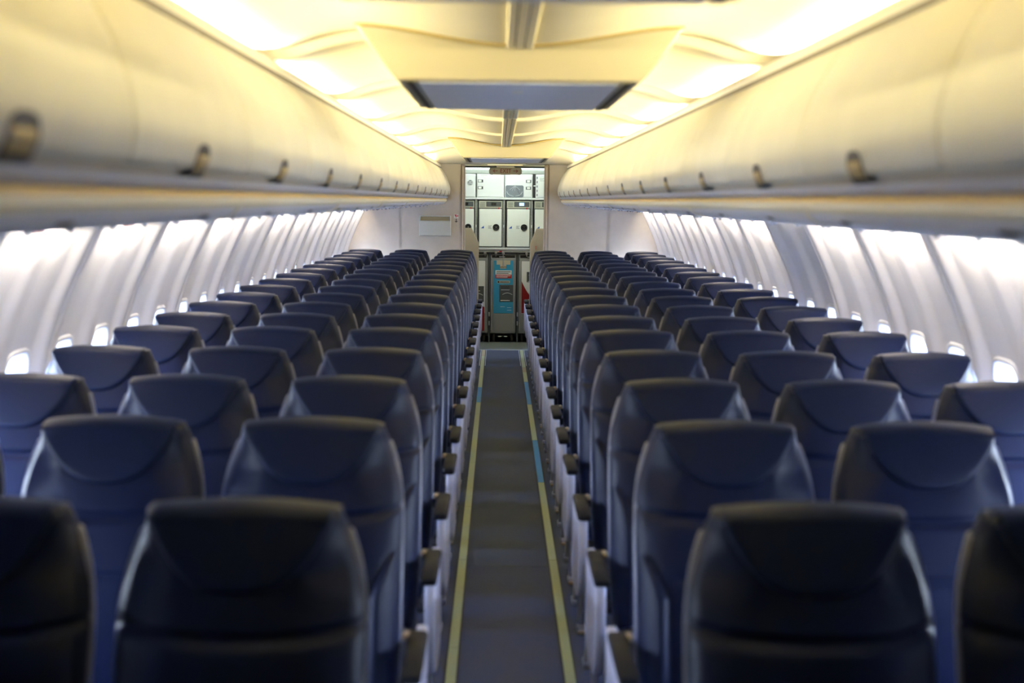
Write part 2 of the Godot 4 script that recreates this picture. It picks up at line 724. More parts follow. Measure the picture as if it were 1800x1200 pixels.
func window_meshes(s: float) -> Array:
	# frame: a raised rim and a deep reveal; pane at the outside
	var st := begin()
	soft(st)
	var n := 40
	var prof := [Vector2(0.022, -0.001), Vector2(0.018, 0.006), Vector2(0.006, 0.009), Vector2(0.0, 0.004), Vector2(-0.006, -0.05), Vector2(-0.012, -0.075)]
	var P := []
	for i in n + 1:
		var row := []
		for p in prof:
			var ring := window_ring(n, p.x)
			var v: Vector2 = ring[i % n]
			var q := wall_pt(s, WY + v.y, 0.2625 + v.x, 0.0)
			row.append(Vector3(q.x - s * p.y, q.y, -v.x))
		P.append(row)
	sheet(st, P, Vector3(-s, 0, 0), false)
	var frame := mesh_of(st)
	st = begin()
	flat(st)
	var ring := window_ring(n, -0.010)
	var c := Vector3(s * (wall_x(WY, -0.2625, 0.0) + 0.070), WY, 0)
	for i in n:
		var a: Vector2 = ring[i]
		var b: Vector2 = ring[(i + 1) % n]
		tri_dir(st, c, Vector3(s * (wall_x(WY + a.y, -0.2625, 0.0) + 0.070), WY + a.y, -a.x), Vector3(s * (wall_x(WY + b.y, -0.2625, 0.0) + 0.070), WY + b.y, -b.x), Vector3(-s, 0, 0))
	return [frame, mesh_of(st)]


# ---------------------------------------------------------------- ceiling
var CEIL := [Vector2(0.0, 0.443), Vector2(0.06, 0.444), Vector2(0.12, 0.449), Vector2(0.18, 0.458), Vector2(0.25, 0.470), Vector2(0.31, 0.481), Vector2(0.37, 0.491), Vector2(0.45, 0.498), Vector2(0.52, 0.494), Vector2(0.60, 0.478), Vector2(0.66, 0.459), Vector2(0.714, 0.442), Vector2(0.76, 0.436), Vector2(0.82, 0.442), Vector2(0.88, 0.452)]


func ceil_y(x: float) -> float:
	return 1.66 + table(CEIL, absf(x))


func make_ceiling() -> void:
	var c: Node3D = get_node("ceiling")
	for k in JOINTS.size():
		var d0: float = JOINTS[k]
		var last := k == JOINTS.size() - 1
		var d1: float = 15.25 if last else JOINTS[k + 1]
		var st := begin()
		var P := []
		var nz := 14
		for i in nz + 1:
			var f := float(i) / nz
			if i <= 3:
				f = 0.012 * i / 3.0
			elif i >= nz - 5:
				f = lerpf(0.86, 1.0, float(i - (nz - 5)) / 5.0)
			else:
				f = lerpf(0.012, 0.86, float(i - 3) / (nz - 8))
			var d := lerpf(d0, d1, f)
			var row := []
			for j in 61:
				var x := 0.88 * (j / 30.0 - 1.0)
				var y := ceil_y(x)
				if last:
					var drop := sstep(0.1, 1.0, f)
					y = lerpf(y, minf(y, 2.055), drop)
				else:
					y += 0.034 * sstep(0.80, 1.0, f)
				if i == 0:
					y += 0.060
				elif i == 1:
					y += 0.006
				row.append(Vector3(x, y, -d))
			P.append(row)
		sheet(st, P, Vector3.DOWN)
		mi("ceiling_panel", st, M.ceiling, c)
	# flat lowered ceiling over the doorway and the galley
	var st2 := begin()
	box(st2, Vector3(0, 2.075, -16.45), Vector3(2.4, 0.04, 2.5), 0.004)
	mi("entry_ceiling_panel", st2, M.ceiling, c)
	# centre rail: cream channel with two dark grooves, one bright metal length
	for seg in [[-1.4, 2.4], [2.4, 4.1], [5.36, 7.55], [7.55, 11.55], [12.9, 13.7]]:
		var metal: bool = seg[0] == 5.36
		var d0: float = seg[0]
		var d1: float = seg[1]
		st2 = begin()
		for x in [-0.0265, 0.0, 0.0265]:
			box(st2, Vector3(x, 2.094, -(d0 + d1) / 2), Vector3(0.0225, 0.016, d1 - d0 - 0.004), 0.003)
		mi("centre_rail", st2, M.chrome if metal else M.rail_cream, c)
		st2 = begin()
		box(st2, Vector3(0, 2.102, -(d0 + d1) / 2), Vector3(0.072, 0.010, d1 - d0 - 0.004))
		mi("rail_groove", st2, M.latch_dark, c)
	# the far wall behind the camera
	var w := structure("wall_front")
	st2 = begin()
	box(st2, Vector3(0, 1.3, 1.65), Vector3(3.6, 2.7, 0.1))
	mi("front_partition", st2, M.frame_dark, w)


# ---------------------------------------------------------------- floor
func make_floor() -> void:
	var f := structure("floor")
	var st := begin()
	box(st, Vector3(0, -0.06, -8.0), Vector3(3.7, 0.1, 20.2))
	mi("floor_slab", st, M.skin, f)
	for seg in [[-1.6, 6.35, M.carpet], [6.352, 15.76, M.carpet2]]:
		st = begin()
		box(st, Vector3(0, -0.006, -(seg[0] + seg[1]) / 2), Vector3(3.5, 0.012, seg[1] - seg[0]), 0.002)
		mi("carpet_piece", st, seg[2], f)
	st = begin()
	box(st, Vector3(0, -0.005, -16.75), Vector3(3.0, 0.012, 1.95), 0.002)
	mi("galley_mat", st, M.mat_grey, f)
	st = begin()
	box(st, Vector3(0, 0.001, -15.77), Vector3(1.0, 0.004, 0.02), 0.001)
	mi("threshold_strip", st, M.strip_edge_white, f)
	# the glowing path strips along the aisle
	var cuts_l := [1.2, 3.05, 4.4, 5.15, 6.45, 7.6, 8.9, 10.2, 11.6, 12.55, 13.3, 14.1, 14.7, 15.1, 15.72]
	var cuts_r := [1.2, 3.2, 4.7, 6.45, 8.28, 9.76, 11.3, 11.5, 12.95, 13.7, 14.1, 14.9, 15.72]
	for s in [-1.0, 1.0]:
		var cuts: Array = cuts_l if s < 0.0 else cuts_r
		var x0: float = 0.2085 * s
		var t := thing("path_strip", "yellow-green glow strip along the aisle carpet, %s" % ("pocket-bulkhead side with one blue patch" if s < 0.0 else "bare-bulkhead side with two blue patches"), "floor marking", Vector3(x0, 0, 0), "aisle path markings")
		for k in cuts.size() - 1:
			var d0: float = cuts[k]
			var d1: float = cuts[k + 1]
			var m: Material = M.strip
			if (s < 0.0 and is_equal_approx(d0, 11.6)) or (s > 0.0 and (is_equal_approx(d0, 8.28) or is_equal_approx(d0, 11.5))):
				m = M.tape
			elif (s < 0.0 and is_equal_approx(d0, 15.1)) or (s > 0.0 and is_equal_approx(d0, 13.7)):
				m = M.strip_old
			st = begin()
			box(st, Vector3(0, 0.003, -(d0 + d1) / 2), Vector3(0.036, 0.006, d1 - d0 - 0.006), 0.001)
			var seg := mi("blue_patch" if m == M.tape else "strip_segment", st, m, t)
			if m == M.tape:
				seg.set_meta("label", "blue tape patch")
		st = begin()
		for e in [-1.0, 1.0]:
			box(st, Vector3(e * 0.0215, 0.002, -8.46), Vector3(0.006, 0.005, 14.5))
		mi("black_edge", st, M.strip_edge, t)
		st = begin()
		for e in [-1.0, 1.0]:
			box(st, Vector3(e * 0.029, 0.0015, -15.0), Vector3(0.006, 0.003, 1.5))
		mi("white_edge", st, M.strip_edge_white, t)


# ---------------------------------------------------------------- bulkheads
func make_bulkheads() -> void:
	var w := structure("wall_rear")
	for e in [[-1.85, -0.478], [0.4985, 1.85]]:
		var st := begin()
		box(st, Vector3((e[0] + e[1]) / 2, 1.03, -BULK - 0.03), Vector3(e[1] - e[0], 2.06, 0.06), 0.003)
		mi("bulkhead_panel", st, M.bulk, w)
	# upper infill, above the bins
	var st3 := begin()
	box(st3, Vector3(0, 2.36, -BULK - 0.03), Vector3(3.4, 0.56, 0.06))
	mi("bulkhead_infill", st3, M.bulk, w)
	# door posts: bevelled brown trim
	for e in [[-0.4785, -0.4275], [0.4435, 0.4995]]:
		var st := begin()
		box(st, Vector3((e[0] + e[1]) / 2, 1.03, -BULK - 0.03), Vector3(e[1] - e[0], 2.06, 0.09), 0.012)
		mi("door_post", st, M.bulk_trim, w)
		st = begin()
		box(st, Vector3((e[0] + e[1]) / 2, 1.03, -BULK + 0.014), Vector3(0.006, 2.0, 0.01), 0.002)
		mi("post_bead", st, M.lip, w)
	var st2 := begin()
	box(st2, Vector3(0.008, 2.048, -BULK - 0.03), Vector3(0.88, 0.028, 0.07), 0.004)
	mi("door_header", st2, M.alu_dull, w)
	# lavatory sides beyond the bulkheads close the entry off
	for s in [-1.0, 1.0]:
		st2 = begin()
		box(st2, Vector3(s * 1.15 + 0.01, 1.05, -16.8), Vector3(0.04, 2.2, 2.0))
		mi("entry_side_panel", st2, M.bulk, w)
	st2 = begin()
	box(st2, Vector3(0, 1.3, -17.75), Vector3(3.6, 2.7, 0.1))
	mi("aft_panel", st2, M.bulk, w)

	# literature pocket
	var p := thing("literature_pocket", "grey literature pocket with an open slot on the rear bulkhead", "pocket", Vector3(-0.7576, 1.263, -BULK))
	var st := begin()
	box(st, Vector3(0, 0.084, 0.022), Vector3(0.350, 0.168, 0.044), 0.006)
	mi("pocket_front", st, M.pocket, p)
	st = begin()
	box(st, Vector3(0, 0.192, 0.004), Vector3(0.350, 0.054, 0.008), 0.002)
	mi("pocket_back", st, M.pocket_in, p)
	st = begin()
	prism(st, [Vector2(-0.175, 0.222), Vector2(0.175, 0.222), Vector2(0.175, 0.160), Vector2(0.163, 0.160), Vector2(0.160, 0.212), Vector2(-0.160, 0.212), Vector2(-0.163, 0.160), Vector2(-0.175, 0.160)], 2, 0.0, 0.042, 0.003)
	mi("pocket_rim", st, M.pocket, p)
	# megaphone placard
	var q := thing("placard", "small white placard with a red megaphone symbol and arrow pointing down", "sign", Vector3(-0.5253, 1.411, -BULK))
	st = begin()
	box(st, Vector3(0, 0.0705, 0.0015), Vector3(0.052, 0.047, 0.003), 0.001)
	mi("placard_plate", st, M.label_white, q)
	st = begin()
	prism(st, [Vector2(-0.022, 0.086), Vector2(0.002, 0.088), Vector2(0.004, 0.060), Vector2(-0.004, 0.054), Vector2(-0.010, 0.072)], 2, 0.003, 0.005)
	mi("megaphone_mark", st, M.sign_red, q)
	st = begin()
	prism(st, [Vector2(0.008, 0.074), Vector2(0.022, 0.088), Vector2(0.022, 0.056)], 2, 0.003, 0.005)
	mi("megaphone_mark", st, M.sign_red, q)
	st = begin()
	prism(st, [Vector2(-0.004, 0.043), Vector2(0.004, 0.043), Vector2(0.004, 0.016), Vector2(0.019, 0.016), Vector2(0.0, 0.0), Vector2(-0.019, 0.016), Vector2(-0.004, 0.016)], 2, 0.0, 0.003)
	mi("arrow", st, M.ink, q)


func make_door_items() -> void:
	# EXIT sign
	var t := thing("exit_sign", "brown EXIT sign with arrows both ways over the galley doorway", "sign", Vector3(0.0145, 1.981, -BULK - 0.04))
	var st := begin()
	prism(st, rrect(0, 0, 0.362, 0.078, 0.026, 6), 2, 0.0, 0.075, 0.006, false)
	mi("sign_body", st, M.sign_body, t)
	text("lettering", "EXIT", 0.043, 0.004, M.sign_text, Vector3(0, 0.002, 0.0765), t, true)
	for s in [-1.0, 1.0]:
		st = begin()
		prism(st, [Vector2(s * 0.085, 0.005), Vector2(s * 0.122, 0.005), Vector2(s * 0.112, 0.018), Vector2(s * 0.120, 0.018), Vector2(s * 0.142, 0.001), Vector2(s * 0.120, -0.016), Vector2(s * 0.112, -0.016), Vector2(s * 0.122, -0.003), Vector2(s * 0.085, -0.003)], 2, 0.075, 0.078)
		mi("arrow", st, M.sign_text, t)
		st = begin()
		box(st, Vector3(s * 0.095, -0.039, 0.062), Vector3(0.09, 0.008, 0.02), 0.002)
		mi("lower_lens", st, M.label_white, t)
	st = begin()
	box(st, Vector3(0, 0.045, 0.035), Vector3(0.20, 0.022, 0.03), 0.003)
	mi("bracket", st, M.alu_dull, t)
	# entry lamp in the lowered ceiling
	var lamp := thing("entry_lamp", "slim warm lamp strip in the lowered ceiling before the doorway", "lamp", Vector3(0.008, 2.050, -15.5))
	st = begin()
	box(st, Vector3(0, 0, 0), Vector3(0.46, 0.014, 0.10), 0.004)
	mi("lamp_housing", st, M.alu_dull, lamp)
	st = begin()
	box(st, Vector3(0, -0.008, 0.02), Vector3(0.38, 0.008, 0.05), 0.002)
	mi("lamp_lens", st, M.entry_glow, lamp)
	area("entry_light", Vector3(0, -0.014, 0.02), Vector3(0, -1, 0.1), 0.05, 0.36, 0.16, Color(1.0, 0.9, 0.66), lamp)
	# the two chamfered wing panels behind the doorway
	for s in [-1.0, 1.0]:
		var x_out := 0.62
		var x_in := 0.279 if s < 0.0 else 0.301
		var x_mid := 0.362 if s < 0.0 else 0.374
		var o := thing("wing_panel", "beige wing panel with a cut-off corner %s" % ("below the round-dial galley locker" if s < 0.0 else "carrying a small red marking, by the doorway"), "partition", Vector3(0, 0, -16.2), "panels flanking the galley")
		st = begin()
		prism(st, [Vector2(s * x_out, 0.0), Vector2(s * x_in, 0.0), Vector2(s * x_in, 1.176), Vector2(s * x_mid, 1.345), Vector2(s * x_out, 1.345)], 2, -0.03, 0.0, 0.004)
		mi("panel_board", st, M.wing, o)
		if s > 0.0:
			st = begin()
			box(st, Vector3(0.3735, 1.126, 0.002), Vector3(0.022, 0.048, 0.003), 0.0005)
			mi("marking_plate", st, M.label_paper, o)
			for k in 3:
				st = begin()
				box(st, Vector3(0.370, 1.141 - 0.014 * k, 0.0042), Vector3(0.010, 0.008, 0.002))
				mi("red_mark", st, M.sign_red, o)


# ---------------------------------------------------------------- overhead bins
var BIN := [Vector2(0.622, 0.026), Vector2(0.606, 0.044), Vector2(0.596, 0.066), Vector2(0.591, 0.095), Vector2(0.591, 0.128), Vector2(0.598, 0.165), Vector2(0.611, 0.205), Vector2(0.629, 0.247), Vector2(0.650, 0.286), Vector2(0.674, 0.321), Vector2(0.700, 0.350)]


func bin_bounds() -> Array:
	var out := []
	for n in range(-2, 11):
		out.append([1.63 + 0.98 * n - 0.49, 1.63 + 0.98 * n + 0.49])
	out.append([11.92, 12.84])
	out.append([12.84, 13.70])
	out.append([13.70, 14.74])
	out.append([14.74, 15.79])
	return out


func make_bins() -> void:
	var protos := {}
	for s in [-1.0, 1.0]:
		var i := 0
		for b in bin_bounds():
			var n := i - 1
			i += 1
			if b[1] < 0.9:
				continue
			var length: float = b[1] - b[0]
			var key := "%d_%d" % [int(s), int(round(length * 100))]
			var where := "above the seats %s of the aisle" % ("left" if s < 0.0 else "right")
			var label := "cream overhead bin %s, %s from the camera" % [where, ORD[n - 1]]
			if n > 8:
				label = "cream overhead bin %s, %s from the rear bulkhead" % [where, ORD[15 - n]]
			var o: Node3D
			if protos.has(key):
				o = copy(protos[key], label)
			else:
				o = make_bin(s, length, label)
				protos[key] = o
			o.position = Vector3(0, 1.66, -(b[0] + b[1]) / 2)
			o.set_meta("group", "overhead bins %s of the aisle" % ("left" if s < 0.0 else "right"))


func make_bin(s: float, length: float, label: String) -> Node3D:
	var o := thing("overhead_bin", label, "overhead bin")
	o.set_meta("base", "overhead_bin")
	var h := length / 2
	# body behind the door
	var st := begin()
	var outline := []
	for p in BIN:
		outline.append(Vector2(s * (p.x + 0.014), p.y + 0.002))
	outline.append_array([Vector2(s * 0.745, 0.325), Vector2(s * 0.95, 0.318), Vector2(s * 1.22, 0.25), Vector2(s * 1.33, 0.12), Vector2(s * 1.36, 0.028)])
	prism(st, outline, 2, -h + 0.001, h - 0.001)
	mi("body", st, M.bin_body, o)
	# the curved door, a shell with softened edges
	st = begin()
	var P := []
	var g := 0.003
	for e in [[-h + g, 0.010], [-h + g + 0.003, 0.003], [-h + g + 0.012, 0.0], [h - g - 0.012, 0.0], [h - g - 0.003, 0.003], [h - g, 0.010]]:
		var row := []
		for k in 21:
			var f := 0.10 + 0.9 * k / 20.0
			var t := f * (BIN.size() - 1)
			var a := mini(int(t), BIN.size() - 2)
			var q := curve_pt(BIN, a, t - a)
			var inset: float = e[1]
			if k == 0:
				inset = 0.010
			row.append(Vector3(s * (q.x + inset), q.y + (0.004 if k == 0 else 0.0), e[0]))
		P.append(row)
	sheet(st, P, Vector3(-s, 0, 0))
	mi("bin_door", st, M.bin, o)
	# bottom edge rail
	st = begin()
	prism(st, [Vector2(s * 0.612, 0.036), Vector2(s * 0.620, 0.026), Vector2(s * 0.640, 0.016), Vector2(s * 0.80, 0.012), Vector2(s * 0.80, 0.028), Vector2(s * 0.630, 0.030)], 2, -h + 0.002, h - 0.002, 0.002)
	mi("lower_edge", st, M.rail, o)
	# light lip along the top
	st = begin()
	prism(st, [Vector2(s * 0.697, 0.346), Vector2(s * 0.694, 0.372), Vector2(s * 0.698, 0.388), Vector2(s * 0.703, 0.388), Vector2(s * 0.708, 0.374), Vector2(s * 0.716, 0.346)], 2, -h, h, 0.0)
	mi("light_lip", st, M.lip, o)
	st = begin()
	prism(st, [Vector2(s * 0.6955, 0.343), Vector2(s * 0.6925, 0.352), Vector2(s * 0.6935, 0.358), Vector2(s * 0.700, 0.358), Vector2(s * 0.703, 0.346)], 2, -h, h, 0.0)
	mi("lip_seam", st, M.bin_seam, o)
	# latch
	st = begin()
	var pts := [[0.034, 0.010], [0.050, 0.0025], [0.066, 0.0025], [0.082, 0.0025], [0.094, 0.0025]]
	P = []
	for i in 13:
		var f := i / 12.0 * 2.0 - 1.0
		var row := []
		for j in 7:
			var y := lerpf(0.036, 0.070 + 0.026 * sqrt(maxf(0.0, 1.0 - pow(absf(f), 3.0))), j / 6.0)
			var x := bin_x(y)
			row.append(Vector3(s * (x - 0.0022), y, f * 0.060))
		P.append(row)
	sheet(st, P, Vector3(-s, 0, 0))
	mi("latch_recess", st, M.latch_dark, o)
	st = begin()
	P = []
	for i in 9:
		var f := i / 8.0 * 2.0 - 1.0
		var row := []
		for j in 6:
			var y := lerpf(0.047, 0.076, j / 5.0)
			var x := bin_x(y)
			var rim: float = 0.003 if (i == 0 or i == 8 or j == 0 or j == 5) else 0.007
			row.append(Vector3(s * (x - rim), y, f * 0.046))
		P.append(row)
	sheet(st, P, Vector3(-s, 0, 0))
	mi("latch_paddle", st, M.latch, o)
	return o


func curve_pt(c: Array, a: int, f: float) -> Vector2:
	var p0: Vector2 = c[maxi(a - 1, 0)]
	var p3: Vector2 = c[mini(a + 2, c.size() - 1)]
	return c[a].cubic_interpolate(c[a + 1], p0, p3, f)


func bin_x(y: float) -> float:
	for i in BIN.size() - 1:
		if y <= BIN[i + 1].y:
			return lerpf(BIN[i].x, BIN[i + 1].x, (y - BIN[i].y) / (BIN[i + 1].y - BIN[i].y))
	return BIN[BIN.size() - 1].x


# ---------------------------------------------------------------- reading light rail
func make_service_units() -> void:
	for s in [-1.0, 1.0]:
		var bounds := [-0.7, 1.25, 3.21, 5.20, 7.16, 9.12, 11.08, 13.0, 15.79]
		var side := "left" if s < 0.0 else "right"
		for k in bounds.size() - 1:
			var d0: float = bounds[k]
			var d1: float = bounds[k + 1]
			var h := (d1 - d0) / 2
			var o := thing("service_rail", "grey reading light rail under the bins %s of the aisle, %s section from the camera" % [side, ORD[k]], "service panel", Vector3(0, 1.66, -(d0 + d1) / 2), "reading light rails %s of the aisle" % side)
			var st := begin()
			prism(st, [Vector2(s * 0.640, -0.020), Vector2(s * 0.650, -0.032), Vector2(s * 0.664, -0.042), Vector2(s * 0.70, -0.051), Vector2(s * 1.36, -0.099), Vector2(s * 1.375, -0.098), Vector2(s * 1.38, -0.09), Vector2(s * 1.37, -0.07), Vector2(s * 0.75, 0.0), Vector2(s * 0.66, 0.0)], 2, -h + 0.001, h - 0.001)
			mi("rail_body", st, M.rail, o)
			st = begin()
			prism(st, [Vector2(s * 0.631, 0.002), Vector2(s * 0.6325, -0.012), Vector2(s * 0.641, -0.0215), Vector2(s * 0.66, -0.02), Vector2(s * 0.66, 0.002)], 2, -h + 0.001, h - 0.001)
			mi("cream_edge", st, M.rail_cream, o)
			st = begin()
			prism(st, [Vector2(s * 0.6335, 0.0125), Vector2(s * 0.6325, 0.002), Vector2(s * 0.66, 0.002), Vector2(s * 0.66, 0.0125)], 2, -h + 0.001, h - 0.001)
			mi("gold_strip", st, M.gold, o)
			if k > 0:
				# pale joint cover at the near end
				st = begin()
				prism(st, [Vector2(s * 0.6305, -0.004), Vector2(s * 0.639, -0.022), Vector2(s * 0.649, -0.0345), Vector2(s * 0.664, -0.0445), Vector2(s * 0.70, -0.0535), Vector2(s * 0.70, -0.045), Vector2(s * 0.66, -0.03), Vector2(s * 0.645, -0.01)], 2, h - 0.03, h)
				mi("joint_cover", st, M.rail_cream, o)
			for r in ROWS:
				var dl: float = r - 0.47
				if dl > d0 + 0.05 and dl <= d1 - 0.0:
					var z := (d0 + d1) / 2 - dl
					st = begin()
					var P := []
					for i in 11:
						var a := i / 10.0 * 2.0 - 1.0
						var row := []
						for j in 4:
							var w := sqrt(maxf(0.0, 1.0 - a * a * a * a)) * (j / 3.0 - 0.5)
							var c := Vector2(0.6575, -0.0385) + Vector2(0.0115, -0.0085) * w
							row.append(Vector3(s * (c.x - 0.0016), c.y - 0.0016, z + a * 0.042))
						P.append(row)
					sheet(st, P, Vector3(-s, -1, 0))
					mi("reading_light", st, M.latch_dark, o)
				var dg: float = r + 0.42
				if dg > d0 and dg <= d1:
					var z2 := (d0 + d1) / 2 - dg
					for x in [0.83, 0.915, 1.0]:
						st = begin()
						lathe(st, Vector3(s * x, -0.053 - (x - 0.7) * 0.0727, z2), Vector3(0, -1, 0), [Vector2(0.0, 0.007), Vector2(0.006, 0.006), Vector2(0.009, 0.002), Vector2(0.010, -0.012)], 10)
						mi("air_nozzle", st, M.chrome, o)
			if k < 3 and s < 0.0:
				for dd in [4.05, 5.05]:
					if dd > d0 and dd < d1:
						st = begin()
						box(st, Vector3(s * 1.362, -0.101, (d0 + d1) / 2 - dd), Vector3(0.02, 0.008, 0.08), 0.003)
						mi("red_tag", st, M.red, o)


# ---------------------------------------------------------------- ceiling compartments
func make_compartments() -> void:
	var i := 0
	for d0 in [1.26, 4.13, 11.55]:
		var label: String = ["cream drop-down ceiling compartment overhead, nearest of three and mostly cut off", "cream drop-down ceiling compartment with a grey door, nearest in full view", "cream drop-down ceiling compartment just before the galley doorway"][i]
		i += 1
		var d1: float = d0 + 1.2
		var o := thing("ceiling_compartment", label, "ceiling compartment", Vector3(0, 1.66, -d0), "drop-down compartments along the ceiling")
		var st := begin()
		# sides flare out towards the ceiling
		var half := [Vector2(0.345, 0.339), Vector2(0.356, 0.348), Vector2(0.372, 0.364), Vector2(0.392, 0.388), Vector2(0.415, 0.418), Vector2(0.440, 0.452), Vector2(0.468, 0.494)]
		var outline := []
		for p in half:
			outline.append(p)
		for k in range(20, -21, -1):
			var x := 0.468 * k / 20.5
			outline.append(Vector2(x, table(CEIL, absf(x)) - 0.002))
		for k in range(half.size() - 1, -1, -1):
			outline.append(Vector2(-half[k].x, half[k].y))
		prism(st, outline, 2, -1.2, 0.0, 0.006, false)
		mi("fairing", st, M.box, o)
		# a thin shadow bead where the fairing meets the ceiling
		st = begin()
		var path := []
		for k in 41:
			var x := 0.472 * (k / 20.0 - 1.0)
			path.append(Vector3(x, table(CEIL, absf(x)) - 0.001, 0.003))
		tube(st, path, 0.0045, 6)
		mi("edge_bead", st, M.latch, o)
		st = begin()
		box(st, Vector3(0, 0.3395, -0.61), Vector3(0.585, 0.012, 1.165), 0.004)
		mi("grey_door", st, M.box_panel, o)
		for s in [-1.0, 1.0]:
			st = begin()
			box(st, Vector3(s * 0.312, 0.3385, -0.61), Vector3(0.020, 0.008, 1.165))
			mi("side_slot", st, M.black, o)
			st = begin()
			box(st, Vector3(s * 0.3005, 0.337, -0.61), Vector3(0.006, 0.008, 1.165), 0.001)
			mi("slot_rail", st, M.alu_dull, o)
		st = begin()
		box(st, Vector3(0, 0.333, -0.32), Vector3(0.035, 0.004, 0.09), 0.001)
		mi("door_latch", st, M.label_white, o)


# ---------------------------------------------------------------- seats
var SW := [Vector2(0.42, 0.205), Vector2(0.50, 0.213), Vector2(0.60, 0.2175), Vector2(0.80, 0.2185), Vector2(0.93, 0.2185), Vector2(0.988, 0.2135), Vector2(1.03, 0.2055), Vector2(1.062, 0.196), Vector2(1.10, 0.182), Vector2(1.133, 0.1705)]


func seat_w(y: float) -> float:
	return table(SW, y)


func seat_zc(y: float) -> float:
	var f := (y - 0.45) / 0.683
	return 0.10 - 0.18 * f + 0.018 * sin(clampf(f, 0.0, 1.0) * PI)


func smile_y(x: float) -> float:
	return 0.999 + 0.125 * pow(minf(absf(x) / 0.163, 1.2), 2.8)


func seat_front(x: float, y: float) -> float:
	var w := seat_w(y)
	var xn := minf(absf(x) / w, 1.0)
	var z := 0.045
	# wings of the head part fall back from the pad edge
	var p := 0.0
	if y > 0.999:
		p = 0.163 * pow((y - 0.999) / 0.125, 1.0 / 2.8)
	var pw := maxf(minf(p, w - 0.012), 0.105)
	if y < 1.05:
		pw = lerpf(0.15, pw, sstep(0.91, 1.05, y))
	var t := clampf((absf(x) - pw) / maxf(w - pw, 0.004), 0.0, 1.0)
	var head := 0.060 * (0.75 * t + 0.25 * t * t) * sstep(0.0, 0.03, w - pw)
	head += 0.006 * xn * xn
	head = lerpf(0.056 * pow(xn, 3.0), head, sstep(0.975, 1.045, y))
	# lower body: gentle hollow between two bolsters
	var xb := 0.2185
	if y < 0.85:
		xb = 0.2185 - 0.068 * sqrt(clampf((0.85 - y) / 0.10, 0.0, 1.0))
	var bol := sstep(-0.004, 0.014, absf(x) - xb) if y < 0.85 else 0.0
	var body := 0.042 * pow(xn, 4.0) + 0.004 * xn * xn - 0.024 * bol * (1.0 - pow(xn, 8.0))
	var mix := sstep(0.90, 0.965, y)
	z -= lerpf(body, head, mix)
	z -= 0.020 * pow(sstep(0.90, 1.0, xn), 2.0)
	# stitched grooves
	var y2 := 0.926 + 0.017 * xn * xn
	z -= 0.017 * exp(-pow((y - y2) / 0.0065, 2.0))
	z += 0.007 * sstep(y2 + 0.004, y2 - 0.02, y) * (1.0 - xn * xn)
	if absf(x) < 0.15:
		z -= 0.007 * exp(-pow((y - 0.795) / 0.006, 2.0)) * (1.0 - sstep(0.12, 0.15, absf(x)))
	if y < 0.85:
		z -= 0.006 * exp(-pow((absf(x) - xb + 0.002) / 0.005, 2.0))
	return z


func seat_top(x: float, y: float) -> float:
	# the arched upper edge
	var xn := absf(x) / 0.171
	return y + 0.013 * (1.0 - xn * xn) * sstep(1.0, 1.133, y)


func back_mesh() -> ArrayMesh:
	var st := begin()
	var ys := []
	var y := 0.44
	while y < 1.112:
		ys.append(y)
		y += 0.0075 if (y > 0.88 and y < 0.965) or (y > 0.77 and y < 0.86) else 0.014
	ys.append(1.113)
	var nx := 46
	var F := []
	var L := []
	var R := []
	var K := []
	var rings := []
	for yy in ys:
		rings.append([yy, 0.0])
	for k in range(1, 6):
		var a := PI / 2 * k / 5.0
		rings.append([1.113 + 0.020 * sin(a), 1.0 - cos(a)])
	for r in rings:
		var yy: float = r[0]
		var w := seat_w(yy)
		var zc := seat_zc(yy)
		var row := []
		for i in nx + 1:
			var f := i / float(nx) * 2.0 - 1.0
			var x := signf(f) * w * (1.0 - pow(1.0 - absf(f), 1.15))
			var z := zc + seat_front(x, minf(yy, 1.113))
			z = lerpf(z, zc - 0.012, r[1] * 0.55)
			row.append(Vector3(x, seat_top(x, yy), z))
		F.append(row)
		var zb: float = lerpf(zc - 0.045, zc - 0.012, r[1] * 0.55)
		var rr := []
		var ll := []
		for i in 4:
			var f := i / 3.0
			var z0: float = row[nx].z
			rr.append(Vector3(w - 0.006 * f * f, row[nx].y, lerpf(z0, zb, f)))
			z0 = row[0].z
			ll.append(Vector3(-w + 0.006 * f * f, row[0].y, lerpf(z0, zb, f)))
		R.append(rr)
		L.append(ll)
		var kk := []
		for i in 13:
			var x := lerpf(-w + 0.006, w - 0.006, i / 12.0)
			kk.append(Vector3(x, seat_top(x, yy), zb))
		K.append(kk)
	sheet(st, F, Vector3(0, 0, 1))
	sheet(st, R, Vector3(1, 0, 0), false)
	sheet(st, L, Vector3(-1, 0, 0), false)
	sheet(st, K, Vector3(0, 0, -1))
	# close the top
	var e := F.size() - 1
	var T := [F[e]]
	var back_edge := []
	for i in nx + 1:
		var x: float = F[e][i].x
		back_edge.append(Vector3(x, F[e][i].y, lerpf(seat_zc(1.133) - 0.045, seat_zc(1.133) - 0.012, 0.55)))
	T.append(back_edge)
	sheet(st, T, Vector3.UP)
	return mesh_of(st)


